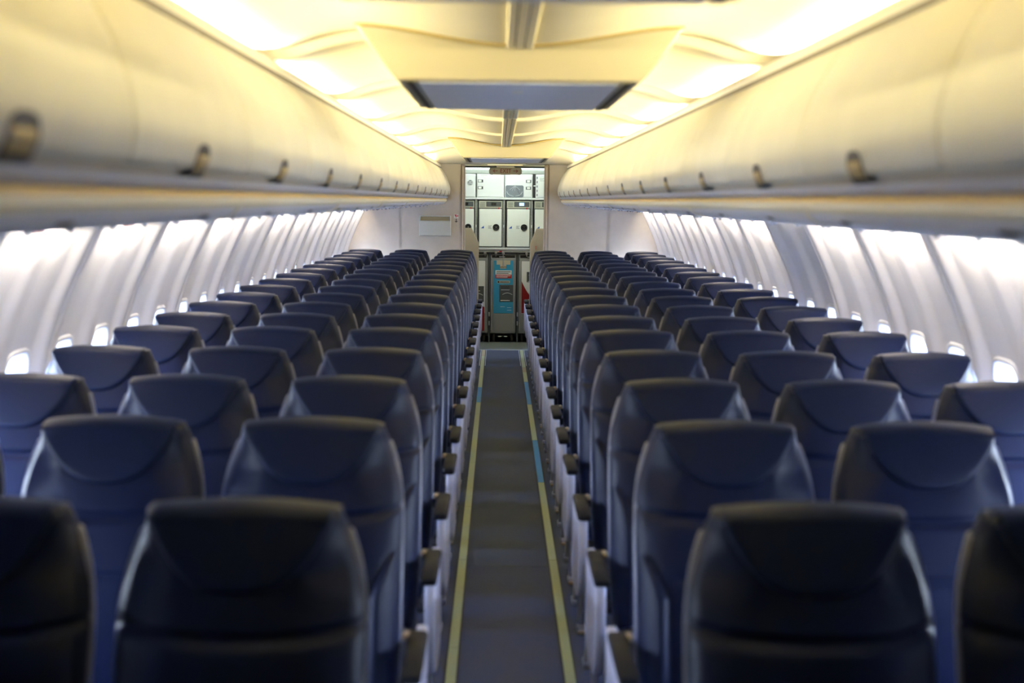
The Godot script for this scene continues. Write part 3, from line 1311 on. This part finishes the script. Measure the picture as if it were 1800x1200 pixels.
func pad_mesh() -> ArrayMesh:
	# the head pad inside the smile-shaped seam, with a rolled edge
	var st := begin()
	var P := []
	var nx := 44
	for i in nx + 1:
		var f := i / float(nx) * 2.0 - 1.0
		var x := 0.161 * signf(f) * (1.0 - pow(1.0 - absf(f), 1.3))
		var y0 := smile_y(x)
		var row := []
		for j in 18:
			var t := j / 17.0
			var yy := 0.0
			var lift := 0.0
			var back := 0.0
			if j <= 6:
				var a := PI / 2 * j / 6.0
				yy = y0 + 0.020 * (1.0 - cos(a))
				lift = -0.004 + 0.017 * sin(a)
			elif j <= 12:
				yy = lerpf(y0 + 0.020, 1.118, (j - 6) / 6.0)
				lift = 0.013
			else:
				var a := PI / 2 * (j - 12) / 5.0
				yy = 1.118 + 0.022 * sin(a)
				back = 1.0 - cos(a)
				lift = 0.013
			yy = minf(yy, 1.141) if yy > 1.0 else yy
			lift *= 1.0 - 0.65 * pow(absf(f), 10.0)
			var yc := minf(yy, 1.113)
			var z := seat_zc(yc) + seat_front(x, yc) + lift
			z = lerpf(z, seat_zc(1.133) - 0.02, back * 0.75)
			row.append(Vector3(x, seat_top(x, yy) if yy > y0 + 0.0001 else yy, z))
		P.append(row)
	sheet(st, P, Vector3(0, 0, 1))
	return mesh_of(st)


func shell_mesh() -> ArrayMesh:
	var st := begin()
	var A := []
	var ys := [0.40, 0.44, 0.55, 0.65, 0.75, 0.85, 0.93, 0.965, 1.0, 1.03, 1.055, 1.075, 1.088, 1.092]
	for k in ys.size():
		var yy: float = ys[k]
		var w := seat_w(yy) + 0.003
		if k == ys.size() - 1:
			w -= 0.012
		var zc := seat_zc(yy)
		var row := []
		var prof := [Vector2(-0.012, -0.032), Vector2(0.0, -0.034), Vector2(0.0, -0.040), Vector2(-0.001, -0.054), Vector2(-0.008, -0.066), Vector2(-0.03, -0.074), Vector2(-0.08, -0.078)]
		for p in prof:
			row.append(Vector3(-(w + p.x), yy, zc + p.y))
		for i in range(1, 8):
			row.append(Vector3(lerpf(-(w - 0.08), w - 0.08, i / 8.0), yy, zc - 0.080))
		for i in range(prof.size() - 1, -1, -1):
			row.append(Vector3(w + prof[i].x, yy, zc + prof[i].y))
		A.append(row)
	sheet(st, A, Vector3(0, 0, -1))
	var top: Array = A[A.size() - 1]
	flat(st)
	for i in top.size() - 1:
		tri_dir(st, top[i], top[i + 1], Vector3(0, 1.092, seat_zc(1.092) - 0.03), Vector3.UP)
	return mesh_of(st)


func cushion_mesh() -> ArrayMesh:
	var st := begin()
	soft(st)
	var P := []
	for i in 25:
		var u := i / 24.0 * TAU
		var row := []
		for j in 13:
			var v := (j / 12.0 - 0.5) * PI
			var cu := cos(u)
			var su := sin(u)
			var e := 0.28
			var cv := pow(absf(cos(v)), e)
			var px := signf(cu) * pow(absf(cu), e) * cv * 0.214
			var pz := signf(su) * pow(absf(su), e) * cv * 0.225
			var py := signf(sin(v)) * pow(absf(sin(v)), 0.5) * 0.062
			row.append(Vector3(px, 0.405 + py + 0.03 * (pz / 0.225), 0.315 + pz))
		P.append(row)
	sheet(st, P, Vector3(0, 0, -1), false)
	return mesh_of(st)


func seat_part(called: String, key: String, make: Callable, m: Material, parent: Node3D) -> MeshInstance3D:
	if not M.has(key):
		M[key] = make.call()
	return mesh_node(called, M[key], m, parent)


func arm(x: float, aisle: bool, dir: float, o: Node3D) -> void:
	var node := seat_part("armrest", "mesh_arm_pad%d" % int(aisle), func():
		var st := begin()
		prism(st, rrect(0, 0.0, 0.050 if aisle else 0.035, 0.026, 0.010, 3), 2, -0.165, 0.165, 0.007, true)
		return mesh_of(st), M.arm_pad, o)
	node.position = Vector3(x, 0.607, 0.125)
	if aisle:
		# the pale curved side panel that hangs under the aisle armrest
		var side := seat_part("side_panel", "mesh_side_panel", func():
			var st := begin()
			var out := [Vector2(-0.17, 0.592), Vector2(0.262, 0.592), Vector2(0.278, 0.575), Vector2(0.281, 0.53), Vector2(0.279, 0.48), Vector2(0.272, 0.43), Vector2(0.258, 0.385), Vector2(0.235, 0.345), Vector2(0.20, 0.315), Vector2(0.15, 0.298), Vector2(0.05, 0.29), Vector2(-0.12, 0.30), Vector2(-0.16, 0.33), Vector2(-0.14, 0.42), Vector2(-0.16, 0.52)]
			prism(st, out, 0, -0.0145, 0.0145, 0.004, true)
			return mesh_of(st), M.arm_side, o)
		side.position = Vector3(x + dir * 0.004, 0, 0)
		var knob := seat_part("recline_button", "mesh_hinge", func():
			var st := begin()
			lathe(st, Vector3.ZERO, Vector3(0, 0, 1), [Vector2(0.0, 0.008), Vector2(0.006, 0.007), Vector2(0.010, 0.002), Vector2(0.010, -0.02)], 14)
			return mesh_of(st), M.hinge, o)
		knob.position = Vector3(x - dir * 0.026, 0.612, -0.005)
	else:
		var link := seat_part("armrest_link", "mesh_link", func():
			var st := begin()
			box(st, Vector3(0, 0.575, -0.01), Vector3(0.022, 0.06, 0.12), 0.006)
			return mesh_of(st), M.frame_dark, o)
		link.position = Vector3(x, 0, 0)


func leg(x: float, o: Node3D) -> void:
	var front := seat_part("leg", "mesh_leg_front", func():
		var st := begin()
		tube(st, [Vector3(0, 0.335, 0.26), Vector3(0, 0.20, 0.32), Vector3(0, 0.022, 0.36)], 0.013, 8)
		box(st, Vector3(0, 0.012, 0.375), Vector3(0.034, 0.022, 0.075), 0.005)
		return mesh_of(st), M.steel, o)
	front.position = Vector3(x, 0, 0)
	var rear := seat_part("leg", "mesh_leg_rear", func():
		var st := begin()
		tube(st, [Vector3(0, 0.335, 0.20), Vector3(0, 0.20, 0.10), Vector3(0, 0.022, 0.02)], 0.013, 8)
		box(st, Vector3(0, 0.012, 0.0), Vector3(0.034, 0.022, 0.09), 0.005)
		return mesh_of(st), M.steel, o)
	rear.position = Vector3(x, 0, 0)
	var foot := seat_part("track_fitting", "mesh_fitting", func():
		var st := begin()
		box(st, Vector3(0, 0.007, 0.42), Vector3(0.030, 0.012, 0.03), 0.003)
		return mesh_of(st), M.hinge, o)
	foot.position = Vector3(x, 0, 0)


# place: 0 aisle, 1 middle, 2 window; dir: +1 when the aisle lies towards +x
func make_seat(place: int, dir: float, label: String) -> Node3D:
	var o := thing("passenger_seat", label, "seat")
	o.set_meta("base", "passenger_seat")
	seat_part("backrest", "mesh_back", back_mesh, M.leather, o).position.y = -0.017
	seat_part("headrest_pad", "mesh_pad", pad_mesh, M.pad, o).position.y = -0.017
	var sh := seat_part("back_shell", "mesh_shell", shell_mesh, M.shell, o)
	sh.position.y = -0.017
	sh.set_meta("label", "pale grey hard shell of the backrest")
	seat_part("seat_cushion", "mesh_cushion", cushion_mesh, M.leather, o)
	seat_part("seat_frame", "mesh_frame", func():
		var st := begin()
		for z in [0.18, 0.40]:
			tube(st, [Vector3(-0.238, 0.328, z), Vector3(0.238, 0.328, z)], 0.018, 10)
		box(st, Vector3(0, 0.34, 0.29), Vector3(0.40, 0.016, 0.36), 0.004)
		box(st, Vector3(-0.19, 0.36, 0.16), Vector3(0.014, 0.09, 0.30), 0.003)
		box(st, Vector3(0.19, 0.36, 0.16), Vector3(0.014, 0.09, 0.30), 0.003)
		return mesh_of(st), M.frame_dark, o)
	seat_part("seat_belt", "mesh_belt", func():
		var st := begin()
		prism(st, [Vector2(0.07, 0.462), Vector2(0.18, 0.472), Vector2(0.36, 0.484), Vector2(0.36, 0.488), Vector2(0.18, 0.477), Vector2(0.07, 0.467)], 0, 0.075, 0.12, 0.001)
		prism(st, [Vector2(0.07, 0.462), Vector2(0.18, 0.472), Vector2(0.36, 0.484), Vector2(0.36, 0.488), Vector2(0.18, 0.477), Vector2(0.07, 0.467)], 0, -0.12, -0.075, 0.001)
		return mesh_of(st), M.belt, o)
	if place == 0:
		arm(dir * 0.2565, true, dir, o)
		leg(dir * 0.222, o)
	elif place == 1:
		arm(0.2415, false, dir, o)
		arm(-0.2415, false, dir, o)
	else:
		leg(-dir * 0.10, o)
	return o


func make_seats() -> void:
	var kinds := ["aisle seat", "middle seat", "window seat"]
	var xs := [0.499, 0.982, 1.465]
	for s in [-1.0, 1.0]:
		var side := "left" if s < 0.0 else "right"
		var protos := {}
		for r in ROWS.size():
			for k in 3:
				if r == 0 and k == 2:
					continue
				var label := ""
				if r < 9:
					label = "navy leather %s in the %s row from the camera, %s of the aisle" % [kinds[k], ORD[r], side]
				else:
					label = "navy leather %s in the %s row from the rear bulkhead, %s of the aisle" % [kinds[k], ORD[17 - r], side]
				var o: Node3D
				if protos.has(k):
					o = copy(protos[k], label)
				else:
					o = make_seat(k, -s, label)
					protos[k] = o
				o.position = Vector3(s * xs[k], 0, -ROWS[r] + 0.055)
				o.set_meta("group", "navy passenger seats %s of the aisle" % side)


# ---------------------------------------------------------------- galley
func bx(called: String, x0: float, y0: float, x1: float, y1: float, z0: float, z1: float, m: Material, parent: Node3D, bev := 0.003) -> MeshInstance3D:
	var st := begin()
	box(st, Vector3((x0 + x1) / 2, (y0 + y1) / 2, (z0 + z1) / 2), Vector3(absf(x1 - x0), absf(y1 - y0), absf(z1 - z0)), bev)
	return mi(called, st, m, parent)


func lines(called: String, x0: float, x1: float, y: float, step: float, n: int, h: float, z: float, m: Material, parent: Node3D, rag := 0.0) -> void:
	# rows of small print too fine to read, as thin raised bars
	for k in n:
		var st := begin()
		var e := x1 - (x1 - x0) * rag * float((k * 37) % 10) / 10.0
		box(st, Vector3((x0 + e) / 2, y - step * k, z), Vector3(e - x0, h, 0.0012))
		mi(called, st, m, parent)


func make_galley() -> void:
	var g := thing("galley_unit", "white and silver galley frame with counter behind the doorway", "galley", Vector3(0, 0, -16.65))
	# z = 0 is the front plane of carts and ovens, the frame goes back 0.75 m
	bx("back_board", -1.05, 0.0, 1.07, 2.06, -0.80, -0.76, M.alu_dull, g)
	bx("side_board", -1.10, 0.0, -1.05, 2.06, -0.80, 0.0, M.alu_dull, g)
	bx("side_board", 1.07, 0.0, 1.12, 2.06, -0.80, 0.0, M.alu_dull, g)
	bx("top_band", -1.05, 1.967, 1.07, 2.012, -0.7, 0.0, M.green_grey, g)
	bx("shelf_ledge", -1.05, 1.668, 1.07, 1.692, -0.7, 0.03, M.white, g, 0.005)
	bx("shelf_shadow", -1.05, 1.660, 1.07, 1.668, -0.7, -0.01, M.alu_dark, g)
	for x in [-0.318, 0.0045, 0.3285]:
		bx("post", x - 0.014, 1.10, x + 0.014, 1.668, -0.5, 0.004, M.alu, g, 0.004)
		bx("post_groove", x - 0.003, 1.10, x + 0.003, 1.66, 0.002, 0.0055, M.alu_dark, g, 0.001)
		bx("post_clip", x - 0.006, 1.345, x + 0.006, 1.375, 0.0, 0.014, M.white, g, 0.002)
		var st := begin()
		for k in 16:
			for sx in [-0.009, 0.009]:
				lathe(st, Vector3(x + sx, 1.12 + 0.034 * k, 0.004), Vector3(0, 0, 1), [Vector2(0.0, 0.002), Vector2(0.0022, 0.0), Vector2(0.0022, -0.002)], 6)
		var riv := mi("rivet_line", st, M.alu_dark, g)
		riv.set_meta("kind", "stuff")
	bx("counter", -1.05, 1.075, 1.07, 1.110, -0.72, 0.05, M.alu, g, 0.008)
	bx("counter_edge", -1.05, 1.058, 1.07, 1.075, -0.72, 0.035, M.white, g, 0.004)
	bx("cart_bay_head", -1.05, 1.035, 1.07, 1.058, -0.7, -0.01, M.alu_dark, g)
	bx("kick_floor", -1.05, -0.012, 1.07, 0.0012, -0.72, 0.0, M.black, g)
	for x in [-0.158, 0.172, -0.488, 0.50]:
		bx("bay_post", x - 0.010, 0.0, x + 0.010, 1.058, -0.6, 0.0, M.alu_dark, g, 0.003)
		for y in [0.20, 0.305]:
			bx("bay_latch", x - 0.009, y, x + 0.009, y + 0.05, 0.0, 0.022, M.alu, g, 0.004)
	# turn buttons and rods over the carts
	bx("latch_rod", -0.10, 1.060, 0.095, 1.068, 0.035, 0.043, M.alu, g, 0.002)
	bx("latch_red_mark", -0.045, 1.062, -0.015, 1.074, 0.043, 0.046, M.sign_red, g, 0.001)
	for x in [-0.085, 0.0, 0.275, -0.21]:
		var st := begin()
		lathe(st, Vector3(x, 1.046, 0.03), Vector3(0, 0, 1), [Vector2(0.0, 0.022), Vector2(0.014, 0.018), Vector2(0.017, 0.0)], 14)
		mi("turn_button", st, M.steel, g)
		bx("turn_handle", x - 0.005, 1.008 if x != 0.0 else 0.90, x + 0.005, 1.05, 0.04, 0.05, M.steel, g, 0.003)
	# galley lamp
	var gl := thing("galley_lamp", "white light strip along the top of the galley", "lamp", Vector3(0.01, 2.023, -16.62))
	bx("lamp_lens", -0.52, -0.009, 0.52, 0.009, -0.03, 0.03, M.galley_glow, gl, 0.003)
	area("galley_light", Vector3(0, 0.018, 0.58), Vector3(0, -1, -0.55), 0.10, 0.95, 0.84, Color(0.95, 1.0, 0.97), gl)
	# upper lockers
	upper_locker(-0.4785, -0.327, "white galley locker with a round dial latch, beside the doorway", 0)
	upper_locker(-0.3155, 0.0045, "wide white galley locker with two latches and a small paper label", 1)
	upper_locker(0.0120, 0.3358, "wide white galley locker with a clear viewing cover", 2)
	upper_locker(0.3725, 0.52, "narrow white galley locker with hinges behind a black gap", 3)
	# ovens
	oven(-0.6185, 0, "oven on the galley counter, cut off by the round-dial side of the doorway")
	oven(-0.2935, 1, "oven with a dark display, second from the round-dial side of the galley")
	oven(0.0325, 2, "oven with a lit blue-white display in the galley")
	oven(0.3550, 3, "oven at the end of the galley row, cut off by the doorway post")
	# carts
	cart(-0.476, 0, "trolley with a white panel and red base, under the galley counter")
	cart(-0.1475, 1, "silver waste trolley with a blue front and red-white notice in the galley")
	cart(0.1830, 2, "trolley with a white front and red curved corner in the galley")


func upper_locker(x0: float, x1: float, label: String, kind: int) -> void:
	var o := thing("galley_locker", label, "locker", Vector3((x0 + x1) / 2, 1.692, -16.65), "upper galley lockers")
	var w := x1 - x0
	bx("locker_body", -w / 2, 0.0, w / 2, 0.272, -0.6, -0.004, M.white, o, 0.002)
	bx("locker_door", -w / 2 + 0.008, 0.006, w / 2 - 0.008, 0.264, -0.004, 0.014, M.white, o, 0.004)
	if kind == 0:
		var st := begin()
		lathe(st, Vector3(0.012, 0.172, 0.014), Vector3(0, 0, 1), [Vector2(0.024, 0.004), Vector2(0.027, 0.012), Vector2(0.032, 0.012), Vector2(0.034, 0.0)], 28)
		mi("dial_ring", st, M.alu, o)
		st = begin()
		lathe(st, Vector3(0.012, 0.172, 0.014), Vector3(0, 0, 1), [Vector2(0.0, 0.006), Vector2(0.0245, 0.006), Vector2(0.025, 0.0)], 28)
		mi("dial_face", st, M.alu_dark, o)
		for k in 3:
			bx("dial_bar", -0.008, 0.157 + 0.012 * k, 0.032, 0.163 + 0.012 * k, 0.018, 0.026, M.white, o, 0.002)
	elif kind == 1 or kind == 2:
		var lx: float = (-w / 2 + 0.045) if kind == 1 else (w / 2 - 0.048)
		var sgn := 1.0 if kind == 1 else -1.0
		for y in [0.112, 0.190 - 0.017 + 0.017]:
			bx("latch_frame", lx - 0.031, y - 0.017, lx + 0.031, y + 0.017, 0.012, 0.018, M.alu_dark, o, 0.002)
			bx("latch_tab", lx - 0.022 - 0.003 * sgn, y - 0.012, lx + 0.016 - 0.003 * sgn, y + 0.012, 0.016, 0.024, M.white2, o, 0.003)
			bx("latch_slot", lx + sgn * 0.018 - 0.006, y - 0.012, lx + sgn * 0.018 + 0.006, y + 0.012, 0.016, 0.020, M.black, o, 0.001)
		if kind == 1:
			bx("paper_label", -0.120, 0.248, -0.022, 0.264, 0.013, 0.0155, M.label_white, o, 0.0005)
			lines("print_line", -0.112, -0.032, 0.256, 0.006, 1, 0.004, 0.016, M.text_grey, o)
		else:
			# clear cover with folded gear behind it
			var cx := 0.1258 - (x0 + x1) / 2
			var st := begin()
			prism(st, rrect(cx, 0.074, 0.208, 0.138, 0.018, 5), 2, 0.012, 0.020, 0.003)
			mi("cover_back", st, M.cover_grey, o)
			st = begin()
			var arc := []
			for k in 17:
				var a := PI + PI * k / 16.0
				arc.append(Vector3(cx + cos(a) * 0.088, 0.072 + sin(a) * 0.054, 0.022))
			tube(st, arc, 0.004, 6)
			mi("hoop", st, M.white, o)
			st = begin()
			for k in 5:
				var a := lerpf(0.9, 2.2, k / 4.0)
				tube(st, [Vector3(cx + 0.005, 0.138, 0.023), Vector3(cx + 0.005 - cos(a) * 0.10, 0.138 - sin(a) * 0.06, 0.023)], 0.003, 5)
			mi("folded_strap", st, M.alu, o)
			st = begin()
			tube(st, [Vector3(cx + 0.018, 0.115, 0.025), Vector3(cx + 0.066, 0.034, 0.025)], 0.0035, 6)
			mi("dark_strap", st, M.ink, o)
			st = begin()
			prism(st, rrect(cx, 0.074, 0.212, 0.142, 0.020, 5), 2, 0.028, 0.031, 0.001)
			mi("clear_cover", st, M.clear, o)
	else:
		bx("gap_panel", -w / 2 - 0.030, 0.0, -w / 2 - 0.002, 0.268, -0.55, -0.02, M.black, o, 0.001)
		bx("gap_bridge", -w / 2 - 0.026, 0.130, -w / 2, 0.146, -0.02, 0.004, M.alu, o, 0.003)
		for k in 5:
			bx("hinge", -w / 2 + 0.010, 0.020 + 0.05 * k, -w / 2 + 0.020, 0.045 + 0.05 * k, 0.013, 0.018, M.alu_dark, o, 0.002)
		bx("door_inset", -w / 2 + 0.035, 0.03, w / 2 - 0.012, 0.24, 0.013, 0.017, M.white2, o, 0.002)
		lines("print_line", -w / 2 + 0.045, w / 2 - 0.03, 0.225, 0.014, 3, 0.004, 0.0176, M.text_grey, o, 0.6)


func oven(x0: float, kind: int, label: String) -> void:
	var o := thing("galley_oven", label, "oven", Vector3(x0, 1.112, -16.65), "ovens on the galley counter")
	var w := 0.281
	bx("oven_body", 0.0, 0.0, w, 0.546, -0.55, -0.004, M.alu_dark, o, 0.003)
	bx("door", 0.010, 0.012, w - 0.008, 0.448, -0.004, 0.016, M.white2, o, 0.005)
	bx("control_panel", 0.006, 0.458, w - 0.004, 0.540, -0.004, 0.010, M.ctl_beige, o, 0.003)
	bx("display_panel", 0.092, 0.474, w - 0.014, 0.532, 0.008, 0.014, M.panel_dark, o, 0.002)
	for k in 4:
		bx("vent_slat", 0.018, 0.474 + 0.0145 * k, 0.078, 0.4795 + 0.0145 * k, 0.008, 0.013, M.panel_dark, o, 0.001)
	if kind == 2:
		var sc := bx("display", 0.150, 0.486, 0.207, 0.522, 0.012, 0.016, M.screen_on, o, 0.001)
		sc.set_meta("label", "lit blue-white display")
	else:
		bx("display", 0.152, 0.488, 0.205, 0.521, 0.012, 0.016, M.screen_off, o, 0.001)
	for sx in [0.110, 0.128, 0.222, 0.240]:
		for sy in [0.490, 0.512]:
			bx("key", sx - 0.006, sy - 0.006, sx + 0.006, sy + 0.006, 0.012, 0.017, M.alu_dark, o, 0.001)
	var st := begin()
	lathe(st, Vector3(0.239, 0.456, 0.012), Vector3(0, 0, 1), [Vector2(0.0, 0.018), Vector2(0.009, 0.015), Vector2(0.011, -0.004)], 12)
	mi("red_knob", st, M.sign_red, o)
	st = begin()
	lathe(st, Vector3(0.208, 0.235, 0.014), Vector3(0, 0, 1), [Vector2(0.0, 0.012), Vector2(0.026, 0.012), Vector2(0.034, 0.018), Vector2(0.038, 0.010), Vector2(0.039, 0.0)], 28)
	mi("door_dial", st, M.black, o)
	bx("dial_grip", 0.182, 0.231, 0.234, 0.239, 0.024, 0.033, M.screen_off, o, 0.002)
	st = begin()
	prism(st, [Vector2(0.204, 0.240), Vector2(0.212, 0.240), Vector2(0.208, 0.230)], 2, 0.032, 0.035)
	mi("dial_mark", st, M.label_white, o)
	st = begin()
	prism(st, [Vector2(0.030, 0.222), Vector2(0.066, 0.252), Vector2(0.066, 0.222)], 2, 0.016, 0.0175)
	mi("blue_sticker", st, M.sticker_blue, o)
	lines("print_line", 0.117, 0.158, 0.252, 0.010, 4, 0.005, 0.0165, M.text_grey, o, 0.5)


func cart(x0: float, kind: int, label: String) -> void:
	var w := 0.303
	var o := thing("service_trolley", label, "trolley", Vector3(x0, 0.0, -16.64), "trolleys under the galley counter")
	bx("trolley_body", 0.0, 0.104, w, 1.034, -0.58, -0.012, M.alu_dull, o, 0.006)
	bx("door_frame", 0.004, 0.108, w - 0.004, 0.985, -0.012, 0.006, M.alu_dull, o, 0.006)
	bx("handle_recess", 0.018, 0.992, w - 0.018, 1.022, -0.014, -0.006, M.black, o, 0.001)
	bx("handle_bar", 0.10, 0.998, 0.17, 1.010, -0.006, 0.014, M.alu, o, 0.004)
	bx("lower_panel", 0.040, 0.131, w - 0.038, 0.332, 0.004, 0.009, M.alu_dull, o, 0.002)
	for x in [0.045, w - 0.045]:
		for z in [-0.06, -0.50]:
			var st := begin()
			lathe(st, Vector3(x - 0.014, 0.052, z), Vector3(1, 0, 0), [Vector2(0.0, 0.0), Vector2(0.046, 0.0), Vector2(0.050, 0.006), Vector2(0.050, 0.022), Vector2(0.046, 0.028), Vector2(0.0, 0.028)], 18)
			mi("caster", st, M.ink, o)
	bx("brake_pedal", 0.095, 0.066, 0.135, 0.072, -0.02, 0.012, M.label_white, o, 0.002)
	bx("brake_pedal", 0.165, 0.066, 0.205, 0.072, -0.02, 0.012, M.label_white, o, 0.002)
	bx("hinge_post", 0.008, 0.14, 0.018, 0.96, 0.004, 0.012, M.alu, o, 0.002)
	if kind == 1:
		bx("blue_panel", 0.040, 0.342, w - 0.034, 0.960, 0.004, 0.010, M.cart_blue, o, 0.002)
		bx("paper_note", 0.072, 0.913, 0.232, 0.962, 0.010, 0.013, M.label_paper, o, 0.0006)
		bx("waste_label", 0.112, 0.868, 0.186, 0.912, 0.010, 0.014, M.label_paper, o, 0.0006)
		text("lettering", "WASTE", 0.018, 0.0015, M.ink, Vector3(0.149, 0.884, 0.0146), o, true)
		bx("notice_top", 0.059, 0.797, 0.248, 0.846, 0.010, 0.0135, M.label_white, o, 0.001)
		bx("notice_base", 0.059, 0.753, 0.248, 0.797, 0.010, 0.0135, M.sign_red, o, 0.001)
		lines("print_line", 0.070, 0.236, 0.830, 0.018, 2, 0.007, 0.0138, M.ink, o, 0.2)
		lines("print_line", 0.070, 0.236, 0.784, 0.016, 2, 0.007, 0.0138, M.label_white, o, 0.3)
		bx("info_label", 0.080, 0.696, 0.228, 0.725, 0.010, 0.013, M.label_paper, o, 0.0006)
		bx("info_mark", 0.086, 0.700, 0.106, 0.721, 0.012, 0.0138, M.ink, o)
		lines("print_line", 0.114, 0.220, 0.711, 0.01, 1, 0.008, 0.0134, M.ink, o)
		door_latch(o, 0.107, 0.479, 0.270, 0.678)
		lines("scuff", 0.12, 0.17, 0.42, 0.012, 1, 0.004, 0.0102, M.label_white, o)
		lines("scuff", 0.20, 0.25, 0.41, 0.03, 2, 0.004, 0.0102, M.label_white, o)
	elif kind == 0:
		bx("white_panel", 0.040, 0.342, w - 0.036, 0.955, 0.004, 0.010, M.label_white, o, 0.002)
		door_latch(o, 0.115, 0.475, 0.255, 0.66)
		var st := begin()
		prism(st, [Vector2(0.042, 0.135), Vector2(0.262, 0.135), Vector2(0.262, 0.415), Vector2(0.042, 0.50)], 2, 0.009, 0.0125)
		mi("red_corner", st, M.cart_red, o)
		bx("card_holder", 0.09, 0.78, 0.19, 0.93, 0.010, 0.014, M.alu, o, 0.002)
		lines("print_line", 0.10, 0.18, 0.915, 0.02, 6, 0.006, 0.0145, M.ink, o, 0.5)
	else:
		bx("white_panel", 0.035, 0.342, w - 0.034, 0.955, 0.004, 0.010, M.label_white, o, 0.002)
		var pts := [Vector2(0.036, 0.346), Vector2(0.267, 0.346), Vector2(0.267, 0.46)]
		for k in 9:
			var f := k / 8.0
			pts.append(Vector2(lerpf(0.20, 0.036, f), lerpf(0.49, 0.72, f * f * 0.55 + f * 0.45)))
		var st := begin()
		prism(st, pts, 2, 0.009, 0.0125)
		mi("red_corner", st, M.cart_red, o)
		door_latch(o, 0.095, 0.71, 0.21, 0.83)


func door_latch(o: Node3D, x0: float, y0: float, x1: float, y1: float) -> void:
	var h := y1 - y0
	bx("latch_plate", x0, y0, x1, y1, 0.008, 0.014, M.alu_dark, o, 0.002)
	bx("latch_window", x0 + 0.020, y1 - h * 0.28, x1 - 0.045, y1 - h * 0.06, 0.013, 0.016, M.panel_dark, o, 0.001)
	bx("latch_window_lip", x0 + 0.020, y1 - h * 0.32, x1 - 0.045, y1 - h * 0.28, 0.013, 0.020, M.alu, o, 0.001)
	var st := begin()
	var path := []
	for k in 9:
		var f := k / 8.0
		path.append(Vector3(lerpf(x0 + 0.035, x1 - 0.012, f), y0 + h * (0.42 + 0.10 * sin(f * PI)), 0.020))
	tube(st, path, 0.004, 6)
	mi("latch_handle", st, M.alu, o)
	bx("latch_bar", x0 + 0.014, y0 + h * 0.05, x1 - 0.04, y0 + h * 0.10, 0.013, 0.018, M.label_white, o, 0.001)
